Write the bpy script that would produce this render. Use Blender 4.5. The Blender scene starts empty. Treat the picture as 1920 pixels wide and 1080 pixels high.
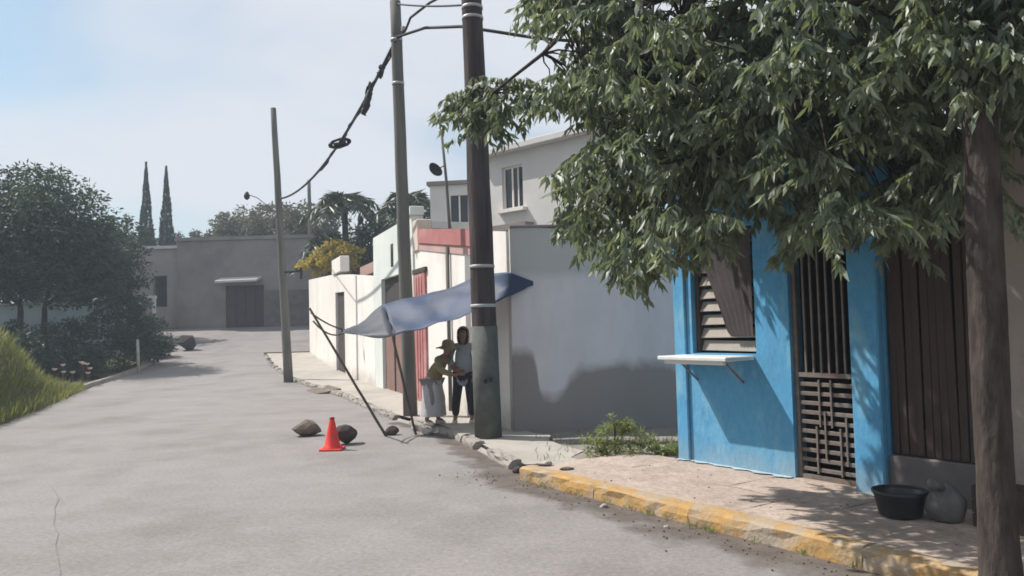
import bpy, bmesh, math, random
import numpy as np
from mathutils import Vector, Matrix, Quaternion

random.seed(11)
rng = np.random.default_rng(7)
SC = bpy.context.scene
COL = SC.collection

# ------------------------------------------------------------------ camera
cam_d = bpy.data.cameras.new('camera')
cam_d.sensor_width = 36.0
cam_d.lens = 36.0 * 1500 / 1920
cam_d.clip_start = 0.05
cam_d.clip_end = 2000
cam = bpy.data.objects.new('camera', cam_d)
COL.objects.link(cam)
PITCH, ROLL = math.atan(70 / 1500), math.radians(1.5)
fwd = Vector((0, math.cos(PITCH), math.sin(PITCH)))
right0 = Vector((1, 0, 0)); up0 = right0.cross(fwd)
rt = right0 * math.cos(ROLL) - up0 * math.sin(ROLL)
up = up0 * math.cos(ROLL) + right0 * math.sin(ROLL)
cam.matrix_world = Matrix(((rt.x, up.x, -fwd.x, 0), (rt.y, up.y, -fwd.y, 0), (rt.z, up.z, -fwd.z, 1.6), (0, 0, 0, 1)))
SC.camera = cam

# ------------------------------------------------------------------ sky and sun
SUN = Vector((-0.666, 0.246, 0.87)).normalized()        # towards the sun
world = bpy.data.worlds.new('World'); SC.world = world; world.use_nodes = True
nt = world.node_tree; N = nt.nodes; L = nt.links
for n in list(N): N.remove(n)
wo = N.new('ShaderNodeOutputWorld'); bg = N.new('ShaderNodeBackground'); bg.inputs['Strength'].default_value = 0.115
sky = N.new('ShaderNodeTexSky'); sky.sky_type = 'NISHITA'; sky.sun_disc = False
sky.sun_elevation = math.asin(SUN.z); sky.sun_rotation = math.atan2(SUN.x, SUN.y)
sky.altitude = 300; sky.air_density = 1.0; sky.dust_density = 2.5; sky.ozone_density = 1.2
tc = N.new('ShaderNodeTexCoord'); sx = N.new('ShaderNodeSeparateXYZ'); L.new(tc.outputs['Generated'], sx.inputs[0])
za = N.new('ShaderNodeMath'); za.operation = 'ADD'; za.inputs[1].default_value = 0.22; L.new(sx.outputs['Z'], za.inputs[0])
zm = N.new('ShaderNodeMath'); zm.operation = 'MAXIMUM'; zm.inputs[1].default_value = 0.05; L.new(za.outputs[0], zm.inputs[0])
cx = N.new('ShaderNodeCombineXYZ')
for ax in 'XY':
    dv = N.new('ShaderNodeMath'); dv.operation = 'DIVIDE'; L.new(sx.outputs[ax], dv.inputs[0]); L.new(zm.outputs[0], dv.inputs[1]); L.new(dv.outputs[0], cx.inputs[ax])
nz = N.new('ShaderNodeTexNoise'); nz.inputs['Scale'].default_value = 0.85; nz.inputs['Detail'].default_value = 4; nz.inputs['Roughness'].default_value = 0.45; nz.inputs['Distortion'].default_value = 0.4
mpn = N.new('ShaderNodeMapping'); mpn.inputs['Location'].default_value = (2.3, 0.4, 0); L.new(cx.outputs[0], mpn.inputs[0]); L.new(mpn.outputs[0], nz.inputs['Vector'])
rp = N.new('ShaderNodeValToRGB'); rp.color_ramp.interpolation = 'EASE'
rp.color_ramp.elements[0].position = 0.30; rp.color_ramp.elements[0].color = (0.12, 0.12, 0.12, 1)
rp.color_ramp.elements[1].position = 0.56; rp.color_ramp.elements[1].color = (0.92, 0.92, 0.92, 1)
L.new(nz.outputs['Fac'], rp.inputs[0])
mx = N.new('ShaderNodeMix'); mx.data_type = 'RGBA'; L.new(rp.outputs[0], mx.inputs['Factor']); tn = N.new('ShaderNodeMix'); tn.data_type = 'RGBA'; tn.blend_type = 'MULTIPLY'; tn.inputs['Factor'].default_value = 1.0; tn.inputs['B'].default_value = (0.82, 0.98, 0.95, 1); L.new(sky.outputs[0], tn.inputs['A']); L.new(tn.outputs['Result'], mx.inputs['A']); mx.inputs['B'].default_value = (5.55, 5.75, 6.15, 1)
L.new(mx.outputs['Result'], bg.inputs[0]); L.new(bg.outputs[0], wo.inputs[0])

sd = bpy.data.lights.new('sun', 'SUN'); sd.energy = 4.8; sd.angle = math.radians(0.6); sd.color = (1.0, 0.95, 0.88)
so = bpy.data.objects.new('sun', sd); COL.objects.link(so); so.location = (-20, 8, 30)
so.rotation_euler = (-SUN).to_track_quat('-Z', 'Y').to_euler()

vs = SC.view_settings; vs.view_transform = 'Standard'; vs.look = 'None'; vs.exposure = 0.31; vs.gamma = 1.0; vs.use_curve_mapping = False
SC.render.engine = 'CYCLES'
cy = SC.cycles
cy.use_denoising = True
try: cy.denoiser = 'OPENIMAGEDENOISE'
except Exception: pass
cy.max_bounces = 6; cy.diffuse_bounces = 3; cy.glossy_bounces = 2; cy.transmission_bounces = 4; cy.transparent_max_bounces = 6; cy.volume_bounces = 0
cy.use_adaptive_sampling = True; cy.adaptive_threshold = 0.02
cy.filter_width = 1.7
cy.caustics_reflective = False; cy.caustics_refractive = False

# ------------------------------------------------------------------ materials
def mat(name, c1, c2=None, scale=3.0, rough=0.85, bump=0.15, bscale=40.0, spec=0.3, dirt=None, dscale=0.8, dlo=0.45, dhi=0.7, coords='Object', stretch=(1, 1, 1), detail=6, speck=0.0, splash=None):
    """two-tone noise colour, optional third dirt tone in larger patches, fine bump"""
    m = bpy.data.materials.new(name); m.use_nodes = True
    t = m.node_tree; n = t.nodes; l = t.links
    b = n['Principled BSDF']; b.inputs['Roughness'].default_value = rough; b.inputs['Specular IOR Level'].default_value = spec
    c2 = c2 or tuple(x * 0.75 for x in c1)
    co = n.new('ShaderNodeTexCoord'); mp = n.new('ShaderNodeMapping'); mp.inputs['Scale'].default_value = stretch
    l.new(co.outputs[coords], mp.inputs[0])
    a = n.new('ShaderNodeTexNoise'); a.inputs['Scale'].default_value = scale; a.inputs['Detail'].default_value = detail; a.inputs['Roughness'].default_value = 0.62
    l.new(mp.outputs[0], a.inputs['Vector'])
    r = n.new('ShaderNodeValToRGB'); r.color_ramp.elements[0].position = 0.32; r.color_ramp.elements[1].position = 0.68
    r.color_ramp.elements[0].color = (*c2, 1); r.color_ramp.elements[1].color = (*c1, 1)
    l.new(a.outputs['Fac'], r.inputs[0]); last = r.outputs[0]
    if dirt:
        d = n.new('ShaderNodeTexNoise'); d.inputs['Scale'].default_value = dscale; d.inputs['Detail'].default_value = 8; d.inputs['Roughness'].default_value = 0.65
        l.new(mp.outputs[0], d.inputs['Vector'])
        dr = n.new('ShaderNodeValToRGB'); dr.color_ramp.elements[0].position = dlo; dr.color_ramp.elements[1].position = dhi
        l.new(d.outputs['Fac'], dr.inputs[0])
        x = n.new('ShaderNodeMix'); x.data_type = 'RGBA'; l.new(dr.outputs[0], x.inputs['Factor']); l.new(last, x.inputs['A']); x.inputs['B'].default_value = (*dirt, 1)
        last = x.outputs['Result']
    if splash:                                  # mud splashed up from the foot of a wall, ragged
        sc_, z0_, h_ = splash
        sp = n.new('ShaderNodeSeparateXYZ'); l.new(co.outputs[coords], sp.inputs[0])
        sn = n.new('ShaderNodeTexNoise'); sn.inputs['Scale'].default_value = 4.5; sn.inputs['Detail'].default_value = 9; sn.inputs['Roughness'].default_value = 0.7; l.new(co.outputs[coords], sn.inputs['Vector'])
        mr = n.new('ShaderNodeMapRange'); mr.inputs['From Min'].default_value = z0_ + h_; mr.inputs['From Max'].default_value = z0_; mr.inputs['To Max'].default_value = 1.0; l.new(sp.outputs['Z'], mr.inputs['Value'])
        ml = n.new('ShaderNodeMath'); ml.operation = 'MULTIPLY'; l.new(mr.outputs[0], ml.inputs[0]); l.new(sn.outputs['Fac'], ml.inputs[1])
        m2 = n.new('ShaderNodeMapRange'); m2.inputs['From Min'].default_value = 0.16; m2.inputs['From Max'].default_value = 0.5; m2.inputs['To Max'].default_value = 0.75; l.new(ml.outputs[0], m2.inputs['Value'])
        x = n.new('ShaderNodeMix'); x.data_type = 'RGBA'; l.new(m2.outputs[0], x.inputs['Factor']); l.new(last, x.inputs['A']); x.inputs['B'].default_value = (*sc_, 1); last = x.outputs['Result']
    if speck:                                   # fine aggregate and grime, light and dark
        for s_, k_ in ((26.0, speck), (110.0, speck * 0.9)):
            q = n.new('ShaderNodeTexNoise'); q.inputs['Scale'].default_value = s_; q.inputs['Detail'].default_value = 3; l.new(mp.outputs[0], q.inputs['Vector'])
            mr = n.new('ShaderNodeMapRange'); mr.inputs['From Min'].default_value = 0.25; mr.inputs['From Max'].default_value = 0.75; mr.inputs['To Min'].default_value = 1 - k_; mr.inputs['To Max'].default_value = 1 + k_; l.new(q.outputs['Fac'], mr.inputs['Value'])
            x = n.new('ShaderNodeVectorMath'); x.operation = 'SCALE'; l.new(last, x.inputs[0]); l.new(mr.outputs[0], x.inputs['Scale']); last = x.outputs[0]
    l.new(last, b.inputs['Base Color'])
    if bump:
        f = n.new('ShaderNodeTexNoise'); f.inputs['Scale'].default_value = bscale; f.inputs['Detail'].default_value = 5; l.new(mp.outputs[0], f.inputs['Vector'])
        bp = n.new('ShaderNodeBump'); bp.inputs['Strength'].default_value = bump; bp.inputs['Distance'].default_value = 0.02
        l.new(f.outputs['Fac'], bp.inputs['Height']); l.new(bp.outputs[0], b.inputs['Normal'])
    return m

def leaf_mat(name, c1, c2, rough=0.4, trans=0.3, tcol=None, spec=0.5):
    m = bpy.data.materials.new(name); m.use_nodes = True
    t = m.node_tree; n = t.nodes; l = t.links
    b = n['Principled BSDF']; b.inputs['Roughness'].default_value = rough; b.inputs['Specular IOR Level'].default_value = spec
    at = n.new('ShaderNodeAttribute'); at.attribute_name = 'tone'
    r = n.new('ShaderNodeMix'); r.data_type = 'RGBA'; r.inputs['A'].default_value = (*c2, 1); r.inputs['B'].default_value = (*c1, 1)
    l.new(at.outputs['Fac'], r.inputs['Factor']); l.new(r.outputs['Result'], b.inputs['Base Color'])
    tr = n.new('ShaderNodeBsdfTranslucent'); tr.inputs['Color'].default_value = (*(tcol or (c1[0] * 1.6, c1[1] * 1.8, c1[2] * 0.9)), 1)
    ms = n.new('ShaderNodeMixShader'); ms.inputs[0].default_value = trans
    l.new(b.outputs[0], ms.inputs[1]); l.new(tr.outputs[0], ms.inputs[2])
    o = [k for k in n if k.type == 'OUTPUT_MATERIAL'][0]; l.new(ms.outputs[0], o.inputs['Surface'])
    return m

M = {}
M['road'] = mat('road_concrete', (0.265, 0.247, 0.241), (0.226, 0.210, 0.206), 1.3, 0.9, 0.3, 70, 0.2, dirt=(0.175, 0.16, 0.152), dscale=0.55, dlo=0.48, dhi=0.74, speck=0.17, detail=9)
M['walk'] = mat('sidewalk_concrete', (0.455, 0.37, 0.315), (0.35, 0.28, 0.24), 2.2, 0.9, 0.25, 45, 0.2, dirt=(0.27, 0.225, 0.19), dscale=1.4, dlo=0.5, dhi=0.7, speck=0.22, detail=9)
M['walkfar'] = mat('far_sidewalk_concrete', (0.42, 0.39, 0.35), (0.33, 0.30, 0.27), 2.0, 0.9, 0.2, 40, 0.2, dirt=(0.25, 0.22, 0.2), dscale=1.0, dlo=0.55, dhi=0.75)
M['kerb'] = mat('kerb_concrete', (0.36, 0.33, 0.30), (0.24, 0.22, 0.2), 5, 0.92, 0.4, 30, 0.2, dirt=(0.12, 0.11, 0.1), dscale=2.5, dlo=0.55, dhi=0.7)
M['yellow'] = mat('worn_yellow_paint', (0.49, 0.30, 0.105), (0.37, 0.23, 0.10), 6, 0.85, 0.5, 28, 0.2, dirt=(0.36, 0.30, 0.235), dscale=3.2, dlo=0.44, dhi=0.60)
M['soil'] = mat('dry_soil', (0.20, 0.165, 0.135), (0.12, 0.1, 0.085), 1.2, 0.95, 0.5, 12, 0.1)
M['lot'] = mat('dusty_lot', (0.30, 0.265, 0.24), (0.21, 0.185, 0.17), 1.6, 0.95, 0.4, 14, 0.1, dirt=(0.16, 0.15, 0.10), dscale=1.1, dlo=0.5, dhi=0.7)
M['verge'] = mat('verge_soil', (0.11, 0.12, 0.05), (0.09, 0.08, 0.05), 1.0, 0.95, 0.4, 10, 0.1)
M['white'] = mat('whitewash', (0.80, 0.765, 0.72), (0.69, 0.65, 0.61), 0.9, 0.85, 0.12, 30, 0.2, dirt=(0.55, 0.50, 0.46), dscale=1.1, dlo=0.55, dhi=0.75, stretch=(1, 1, 0.5), splash=((0.40, 0.36, 0.32), 0.08, 0.7))
M['palegreen'] = mat('pale_green_plaster', (0.66, 0.70, 0.66), (0.57, 0.60, 0.57), 1.0, 0.85, 0.12, 30, 0.2)
M['offwhite'] = mat('offwhite_plaster', (0.60, 0.59, 0.57), (0.52, 0.51, 0.5), 0.9, 0.85, 0.12, 28, 0.2, dirt=(0.42, 0.40, 0.38), dscale=0.8, dlo=0.6, dhi=0.8)
M['greyblock'] = mat('grey_render', (0.275, 0.25, 0.235), (0.21, 0.19, 0.18), 0.7, 0.92, 0.25, 20, 0.15, dirt=(0.15, 0.145, 0.145), dscale=0.6, dlo=0.5, dhi=0.75)
M['blue'] = mat('blue_paint', (0.105, 0.34, 0.56), (0.085, 0.285, 0.49), 2.2, 0.85, 0.3, 22, 0.2, dirt=(0.20, 0.42, 0.56), dscale=3.2, dlo=0.5, dhi=0.72, stretch=(1, 1, 0.5), detail=10, speck=0.08, splash=((0.25, 0.34, 0.39), 0.12, 0.42))
M['redpaint'] = mat('faded_red_paint', (0.42, 0.18, 0.17), (0.34, 0.13, 0.125), 2.5, 0.8, 0.15, 25, 0.25, dirt=(0.50, 0.30, 0.28), dscale=1.6, dlo=0.5, dhi=0.72)
M['pinkdoor'] = mat('brown_pink_metal', (0.25, 0.155, 0.13), (0.19, 0.115, 0.1), 1.5, 0.7, 0.1, 25, 0.3)
M['darkdoor'] = mat('dark_brown_door', (0.07, 0.055, 0.05), (0.045, 0.036, 0.034), 2, 0.7, 0.1, 20, 0.3)
M['wood'] = mat('brown_boards', (0.085, 0.06, 0.052), (0.05, 0.036, 0.033), 5, 0.85, 0.3, 30, 0.2, stretch=(1, 1, 0.12))
M['pole'] = mat('creosoted_pole_wood', (0.088, 0.07, 0.068), (0.034, 0.028, 0.03), 12, 0.85, 0.6, 26, 0.2, stretch=(1, 1, 0.08))
M['polegrey'] = mat('grey_weathered_pole', (0.17, 0.165, 0.15), (0.10, 0.098, 0.09), 6, 0.9, 0.35, 22, 0.2, stretch=(1, 1, 0.1))
M['polepaint'] = mat('pole_paint_grey_green', (0.13, 0.135, 0.125), (0.08, 0.083, 0.078), 5, 0.85, 0.25, 22, 0.2)
M['steel'] = mat('galvanised_steel', (0.42, 0.42, 0.42), (0.3, 0.3, 0.3), 6, 0.45, 0.05, 30, 0.5)
M['iron'] = mat('painted_iron', (0.20, 0.17, 0.15), (0.11, 0.09, 0.08), 7, 0.6, 0.15, 40, 0.4, dirt=(0.20, 0.11, 0.06), dscale=5, dlo=0.55, dhi=0.7)
M['black'] = mat('black_rubber', (0.018, 0.018, 0.02), (0.012, 0.012, 0.013), 5, 0.6, 0.1, 30, 0.3)
M['cable'] = mat('cable_sheath', (0.028, 0.029, 0.032), (0.02, 0.02, 0.022), 8, 0.6, 0.0)
M['tub'] = mat('black_plastic', (0.022, 0.024, 0.028), (0.016, 0.017, 0.02), 5, 0.38, 0.05, 20, 0.5)
M['bag'] = mat('pale_sack', (0.15, 0.145, 0.14), (0.08, 0.078, 0.078), 6, 0.75, 0.3, 14, 0.3)
M['tarp'] = mat('blue_grey_tarp', (0.034, 0.058, 0.12), (0.027, 0.045, 0.095), 2.5, 0.6, 0.25, 10, 0.3, dirt=(0.05, 0.056, 0.072), dscale=1.2, dlo=0.46, dhi=0.66)
M['cone'] = mat('orange_red_plastic', (0.80, 0.05, 0.04), (0.68, 0.04, 0.034), 6, 0.55, 0.1, 20, 0.3, dirt=(0.42, 0.09, 0.07), dscale=9, dlo=0.56, dhi=0.7)
M['rock'] = mat('brown_rock', (0.21, 0.165, 0.13), (0.10, 0.08, 0.066), 5, 0.92, 0.5, 14, 0.2)
M['rockpale'] = mat('pale_rubble', (0.45, 0.42, 0.39), (0.3, 0.28, 0.26), 6, 0.92, 0.4, 16, 0.2)
M['darkrock'] = mat('dark_stone', (0.085, 0.068, 0.066), (0.05, 0.04, 0.04), 3, 0.92, 0.4, 12, 0.2)
M['bark'] = mat('tree_bark', (0.082, 0.066, 0.058), (0.030, 0.025, 0.023), 14, 0.92, 1.0, 30, 0.15, stretch=(1, 1, 0.3))
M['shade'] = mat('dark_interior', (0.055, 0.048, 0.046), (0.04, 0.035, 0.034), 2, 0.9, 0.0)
M['louver'] = mat('cream_louver', (0.36, 0.32, 0.275), (0.27, 0.24, 0.21), 5, 0.75, 0.1, 30, 0.3)
M['counter'] = mat('pale_counter_board', (0.68, 0.70, 0.69), (0.56, 0.60, 0.60), 5, 0.55, 0.1, 30, 0.4)
M['glass'] = mat('dark_window_glass', (0.03, 0.036, 0.042), (0.022, 0.026, 0.03), 1.5, 0.12, 0.0, spec=0.6)
M['beige'] = mat('beige_plaster', (0.36, 0.315, 0.28), (0.28, 0.245, 0.22), 1.6, 0.9, 0.25, 24, 0.2, dirt=(0.22, 0.19, 0.17), dscale=1.3, dlo=0.52, dhi=0.72)
M['plinth'] = mat('grey_plinth', (0.17, 0.155, 0.15), (0.11, 0.1, 0.098), 2.5, 0.92, 0.3, 24, 0.2)
M['roofpink'] = mat('pink_roof_edge', (0.40, 0.27, 0.23), (0.31, 0.21, 0.18), 2, 0.85, 0.2, 20, 0.2)
M['paleblue'] = mat('pale_blue_plaster', (0.27, 0.33, 0.37), (0.21, 0.26, 0.30), 0.8, 0.9, 0.1, 20, 0.2)
M['skin'] = mat('skin', (0.30, 0.165, 0.11), (0.26, 0.14, 0.095), 8, 0.55, 0.0)
M['hair'] = mat('dark_hair', (0.014, 0.011, 0.01), (0.01, 0.008, 0.008), 20, 0.5, 0.3, 60)
M['shirt'] = mat('grey_blue_cloth', (0.35, 0.39, 0.44), (0.27, 0.30, 0.345), 4, 0.9, 0.3, 12)
M['trouser'] = mat('dark_trousers', (0.035, 0.035, 0.045), (0.025, 0.025, 0.033), 5, 0.9, 0.2, 14)
M['palecloth'] = mat('pale_grey_cloth', (0.50, 0.475, 0.49), (0.38, 0.36, 0.38), 4, 0.9, 0.3, 12)
M['greycloth'] = mat('grey_trousers', (0.24, 0.225, 0.24), (0.18, 0.17, 0.185), 4, 0.9, 0.3, 12)
M['olive'] = mat('olive_cloth', (0.29, 0.245, 0.13), (0.20, 0.175, 0.10), 5, 0.9, 0.3, 14)
M['shoe'] = mat('pale_shoes', (0.6, 0.58, 0.56), (0.5, 0.48, 0.46), 5, 0.7, 0.0)
M['mouth'] = mat('lips', (0.22, 0.09, 0.075), (0.2, 0.08, 0.07), 5, 0.5, 0.0)
M['stick'] = mat('wooden_stick', (0.13, 0.105, 0.085), (0.085, 0.07, 0.058), 6, 0.85, 0.2, 24, stretch=(1, 1, 0.2))
M['rope'] = mat('grey_rope', (0.22, 0.21, 0.2), (0.16, 0.15, 0.145), 8, 0.9, 0.2, 40)
M['leaf'] = leaf_mat('broad_leaf', (0.19, 0.225, 0.14), (0.055, 0.08, 0.066), 0.47, 0.30, (0.30, 0.36, 0.15), 0.7)
M['leaffar'] = leaf_mat('far_leaf', (0.052, 0.072, 0.045), (0.026, 0.038, 0.03), 0.6, 0.2)
M['leafgrey'] = leaf_mat('dusty_leaf', (0.115, 0.105, 0.07), (0.065, 0.062, 0.045), 0.7, 0.2)
M['leafyellow'] = leaf_mat('yellow_blossom', (0.42, 0.33, 0.05), (0.22, 0.20, 0.05), 0.6, 0.35, (0.6, 0.45, 0.05))
M['palmleaf'] = leaf_mat('palm_leaflet', (0.06, 0.075, 0.035), (0.03, 0.042, 0.022), 0.45, 0.15)
M['cypress'] = leaf_mat('cypress_scale', (0.035, 0.055, 0.028), (0.02, 0.033, 0.02), 0.7, 0.12)
M['grass'] = leaf_mat('grass_blade', (0.17, 0.185, 0.06), (0.075, 0.09, 0.035), 0.55, 0.35, (0.28, 0.30, 0.08))
M['weed'] = leaf_mat('weed_leaf', (0.24, 0.26, 0.10), (0.13, 0.15, 0.06), 0.55, 0.35, (0.32, 0.38, 0.1))
M['flower'] = mat('pale_flower', (0.65, 0.5, 0.48), (0.55, 0.4, 0.38), 6, 0.7, 0.0)

def stained_wall(name):
    """grey painted wall with dark rising damp: two humps of a fixed outline at its foot, a browner upper band"""
    m = mat(name, (0.71, 0.665, 0.675), (0.60, 0.565, 0.575), 1.3, 0.9, 0.2, 26, 0.2, dirt=(0.53, 0.51, 0.495), dscale=0.9, dlo=0.5, dhi=0.8, stretch=(1, 1, 0.5))
    t = m.node_tree; n = t.nodes; l = t.links
    b = n['Principled BSDF']; src = b.inputs['Base Color'].links[0].from_socket
    co = n.new('ShaderNodeTexCoord'); s = n.new('ShaderNodeSeparateXYZ'); l.new(co.outputs['Object'], s.inputs[0])
    nz = n.new('ShaderNodeTexNoise'); nz.inputs['Scale'].default_value = 2.2; nz.inputs['Detail'].default_value = 7; l.new(co.outputs['Object'], nz.inputs['Vector'])
    def math_(op, a, b2):
        k = n.new('ShaderNodeMath'); k.operation = op
        for i, v in enumerate((a, b2)):
            if isinstance(v, (int, float)): k.inputs[i].default_value = v
            else: l.new(v, k.inputs[i])
        return k.outputs[0]
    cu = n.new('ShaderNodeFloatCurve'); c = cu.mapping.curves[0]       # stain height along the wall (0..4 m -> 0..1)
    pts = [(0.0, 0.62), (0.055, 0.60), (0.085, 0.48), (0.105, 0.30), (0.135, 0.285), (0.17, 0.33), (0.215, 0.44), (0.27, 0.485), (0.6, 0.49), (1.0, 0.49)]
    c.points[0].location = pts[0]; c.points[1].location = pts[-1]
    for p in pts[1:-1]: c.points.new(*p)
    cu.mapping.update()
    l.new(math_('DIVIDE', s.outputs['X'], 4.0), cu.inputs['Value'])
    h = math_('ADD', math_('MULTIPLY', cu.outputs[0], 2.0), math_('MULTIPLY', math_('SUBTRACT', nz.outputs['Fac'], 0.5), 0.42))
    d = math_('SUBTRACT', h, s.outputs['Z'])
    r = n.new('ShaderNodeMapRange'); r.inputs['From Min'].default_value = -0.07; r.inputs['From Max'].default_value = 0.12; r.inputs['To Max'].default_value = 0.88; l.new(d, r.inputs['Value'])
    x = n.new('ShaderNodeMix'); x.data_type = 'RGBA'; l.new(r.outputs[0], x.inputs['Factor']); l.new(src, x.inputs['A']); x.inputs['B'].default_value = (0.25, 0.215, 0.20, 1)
    r2 = n.new('ShaderNodeMapRange'); r2.inputs['From Min'].default_value = 2.22; r2.inputs['From Max'].default_value = 2.36; r2.inputs['To Max'].default_value = 0.7
    l.new(math_('ADD', s.outputs['Z'], math_('MULTIPLY', math_('SUBTRACT', nz.outputs['Fac'], 0.5), 0.15)), r2.inputs['Value'])
    x2 = n.new('ShaderNodeMix'); x2.data_type = 'RGBA'; l.new(r2.outputs[0], x2.inputs['Factor']); l.new(x.outputs['Result'], x2.inputs['A']); x2.inputs['B'].default_value = (0.42, 0.425, 0.40, 1)
    l.new(x2.outputs['Result'], b.inputs['Base Color'])
    return m
M['stained'] = stained_wall('damp_stained_grey_wall')

# ------------------------------------------------------------------ helpers
class MB:
    def __init__(s): s.v = []; s.f = []; s.m = []
    def face(s, pts, mi=0):
        i = len(s.v); s.v += [tuple(p) for p in pts]; s.f.append(tuple(range(i, i + len(pts)))); s.m.append(mi)
    def box(s, o, a, b, c, mi=0):
        o, a, b, c = Vector(o), Vector(a), Vector(b), Vector(c); i = len(s.v)
        s.v += [tuple(o), tuple(o + a), tuple(o + a + b), tuple(o + b), tuple(o + c), tuple(o + a + c), tuple(o + a + b + c), tuple(o + b + c)]
        F = [(0, 3, 2, 1), (4, 5, 6, 7), (0, 1, 5, 4), (1, 2, 6, 5), (2, 3, 7, 6), (3, 0, 4, 7)]
        if a.cross(b).dot(c) < 0: F = [tuple(reversed(k)) for k in F]
        s.f += [tuple(i + j for j in k) for k in F]; s.m += [mi] * 6
    def abox(s, x0, x1, y0, y1, z0, z1, mi=0):
        s.box((x0, y0, z0), (x1 - x0, 0, 0), (0, y1 - y0, 0), (0, 0, z1 - z0), mi)
    def tube(s, pts, rad, n=8, mi=0, cap=True):
        pts = [Vector(p) for p in pts]
        if isinstance(rad, (int, float)): rad = [rad] * len(pts)
        base = len(s.v); ref = None
        for k, p in enumerate(pts):
            d = (pts[min(k + 1, len(pts) - 1)] - pts[max(k - 1, 0)])
            d = d.normalized() if d.length > 1e-9 else Vector((0, 0, 1))
            if ref is None: ref = d.orthogonal().normalized()
            ref = (ref - d * ref.dot(d)); ref = ref.normalized() if ref.length > 1e-6 else d.orthogonal().normalized()
            w = d.cross(ref)
            for j in range(n):
                a = 2 * math.pi * j / n
                s.v.append(tuple(p + (ref * math.cos(a) + w * math.sin(a)) * rad[k]))
        for k in range(len(pts) - 1):
            for j in range(n):
                a0 = base + k * n + j; a1 = base + k * n + (j + 1) % n
                s.f.append((a0, a1, a1 + n, a0 + n)); s.m.append(mi)
        if cap:
            s.f.append(tuple(base + j for j in reversed(range(n)))); s.m.append(mi)
            e = base + (len(pts) - 1) * n; s.f.append(tuple(e + j for j in range(n))); s.m.append(mi)
    def lathe(s, o, prof, n=24, mi=0, axis=None):
        o = Vector(o); base = len(s.v)
        for r, z in prof:
            for j in range(n):
                a = 2 * math.pi * j / n; s.v.append(tuple(o + Vector((r * math.cos(a), r * math.sin(a), z))))
        for k in range(len(prof) - 1):
            for j in range(n):
                a0 = base + k * n + j; a1 = base + k * n + (j + 1) % n
                s.f.append((a0, a1, a1 + n, a0 + n)); s.m.append(mi)
    def mesh(s, name, mats, smooth=False):
        me = bpy.data.meshes.new(name); me.from_pydata(s.v, [], s.f)
        for k in (mats if isinstance(mats, (list, tuple)) else [mats]): me.materials.append(k)
        me.polygons.foreach_set('material_index', s.m)
        if smooth: me.polygons.foreach_set('use_smooth', [True] * len(s.f))
        me.update(); return me
    def build(s, name, mats, parent=None, smooth=False): return link(name, s.mesh(name, mats, smooth), parent)

def link(name, me, parent=None, loc=None, rotz=0.0):
    """mesh in world coordinates; kept in place under its thing's Empty"""
    o = bpy.data.objects.new(name, me); COL.objects.link(o)
    if loc is not None: o.location = loc; o.rotation_euler = (0, 0, rotz)
    if parent is not None:
        o.parent = parent; o.matrix_parent_inverse = PINV[parent.name] if parent.name in PINV else Matrix()
    return o
PINV = {}
def tag(o, label=None, cat=None, group=None, kind=None):
    if label: o['label'] = label
    if cat: o['category'] = cat
    if group: o['group'] = group
    if kind: o['kind'] = kind
    return o
def thing(name, label, cat, loc=(0, 0, 0), group=None):
    o = bpy.data.objects.new(name, None); COL.objects.link(o); o.location = loc; o.empty_display_size = 0.2
    PINV[o.name] = Matrix.Translation(-Vector(loc))
    return tag(o, label, cat, group)
def soft(me, w=0.01, seg=1):
    bm = bmesh.new(); bm.from_mesh(me); bmesh.ops.remove_doubles(bm, verts=bm.verts, dist=1e-5)
    bmesh.ops.bevel(bm, geom=[e for e in bm.edges if e.calc_face_angle(0) > 0.5], offset=w, segments=seg, affect='EDGES', profile=0.6)
    bm.to_mesh(me); bm.free(); return me

class Frame:
    """a wall's own axes: s along it, o out of it, z up"""
    def __init__(s, P, d):
        s.P = Vector((P[0], P[1], 0)); s.d = Vector((d[0], d[1], 0)).normalized(); s.n = Vector((s.d.y, -s.d.x, 0))
        s.rot = math.atan2(s.d.y, s.d.x)
    def p(s, a, o, z): return s.P + s.d * a + s.n * o + Vector((0, 0, z))
    def box(s, mb, a0, a1, o0, o1, z0, z1, mi=0):
        mb.box(s.p(a0, o0, z0), s.d * (a1 - a0), s.n * (o1 - o0), Vector((0, 0, z1 - z0)), mi)

def wall_grid(fr, us, zs, holes, o0, o1):
    """one connected wall with rectangular openings; holes = set of (i, j) cells left open"""
    mb = MB(); idx = {}
    def V(i, j, k):
        key = (i, j, k)
        if key not in idx: idx[key] = len(mb.v); mb.v.append(tuple(fr.p(us[i], (o1, o0)[k], zs[j])))
        return idx[key]
    nu, nz_ = len(us) - 1, len(zs) - 1
    full = lambda i, j: 0 <= i < nu and 0 <= j < nz_ and (i, j) not in holes
    def F(*q): mb.f.append(q); mb.m.append(0)
    for i in range(nu):
        for j in range(nz_):
            if not full(i, j): continue
            F(V(i, j, 0), V(i + 1, j, 0), V(i + 1, j + 1, 0), V(i, j + 1, 0))
            F(V(i, j, 1), V(i, j + 1, 1), V(i + 1, j + 1, 1), V(i + 1, j, 1))
            if not full(i - 1, j): F(V(i, j, 0), V(i, j + 1, 0), V(i, j + 1, 1), V(i, j, 1))
            if not full(i + 1, j): F(V(i + 1, j, 0), V(i + 1, j, 1), V(i + 1, j + 1, 1), V(i + 1, j + 1, 0))
            if not full(i, j - 1): F(V(i, j, 0), V(i, j, 1), V(i + 1, j, 1), V(i + 1, j, 0))
            if not full(i, j + 1): F(V(i, j + 1, 0), V(i + 1, j + 1, 0), V(i + 1, j + 1, 1), V(i, j + 1, 1))
    return mb

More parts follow.
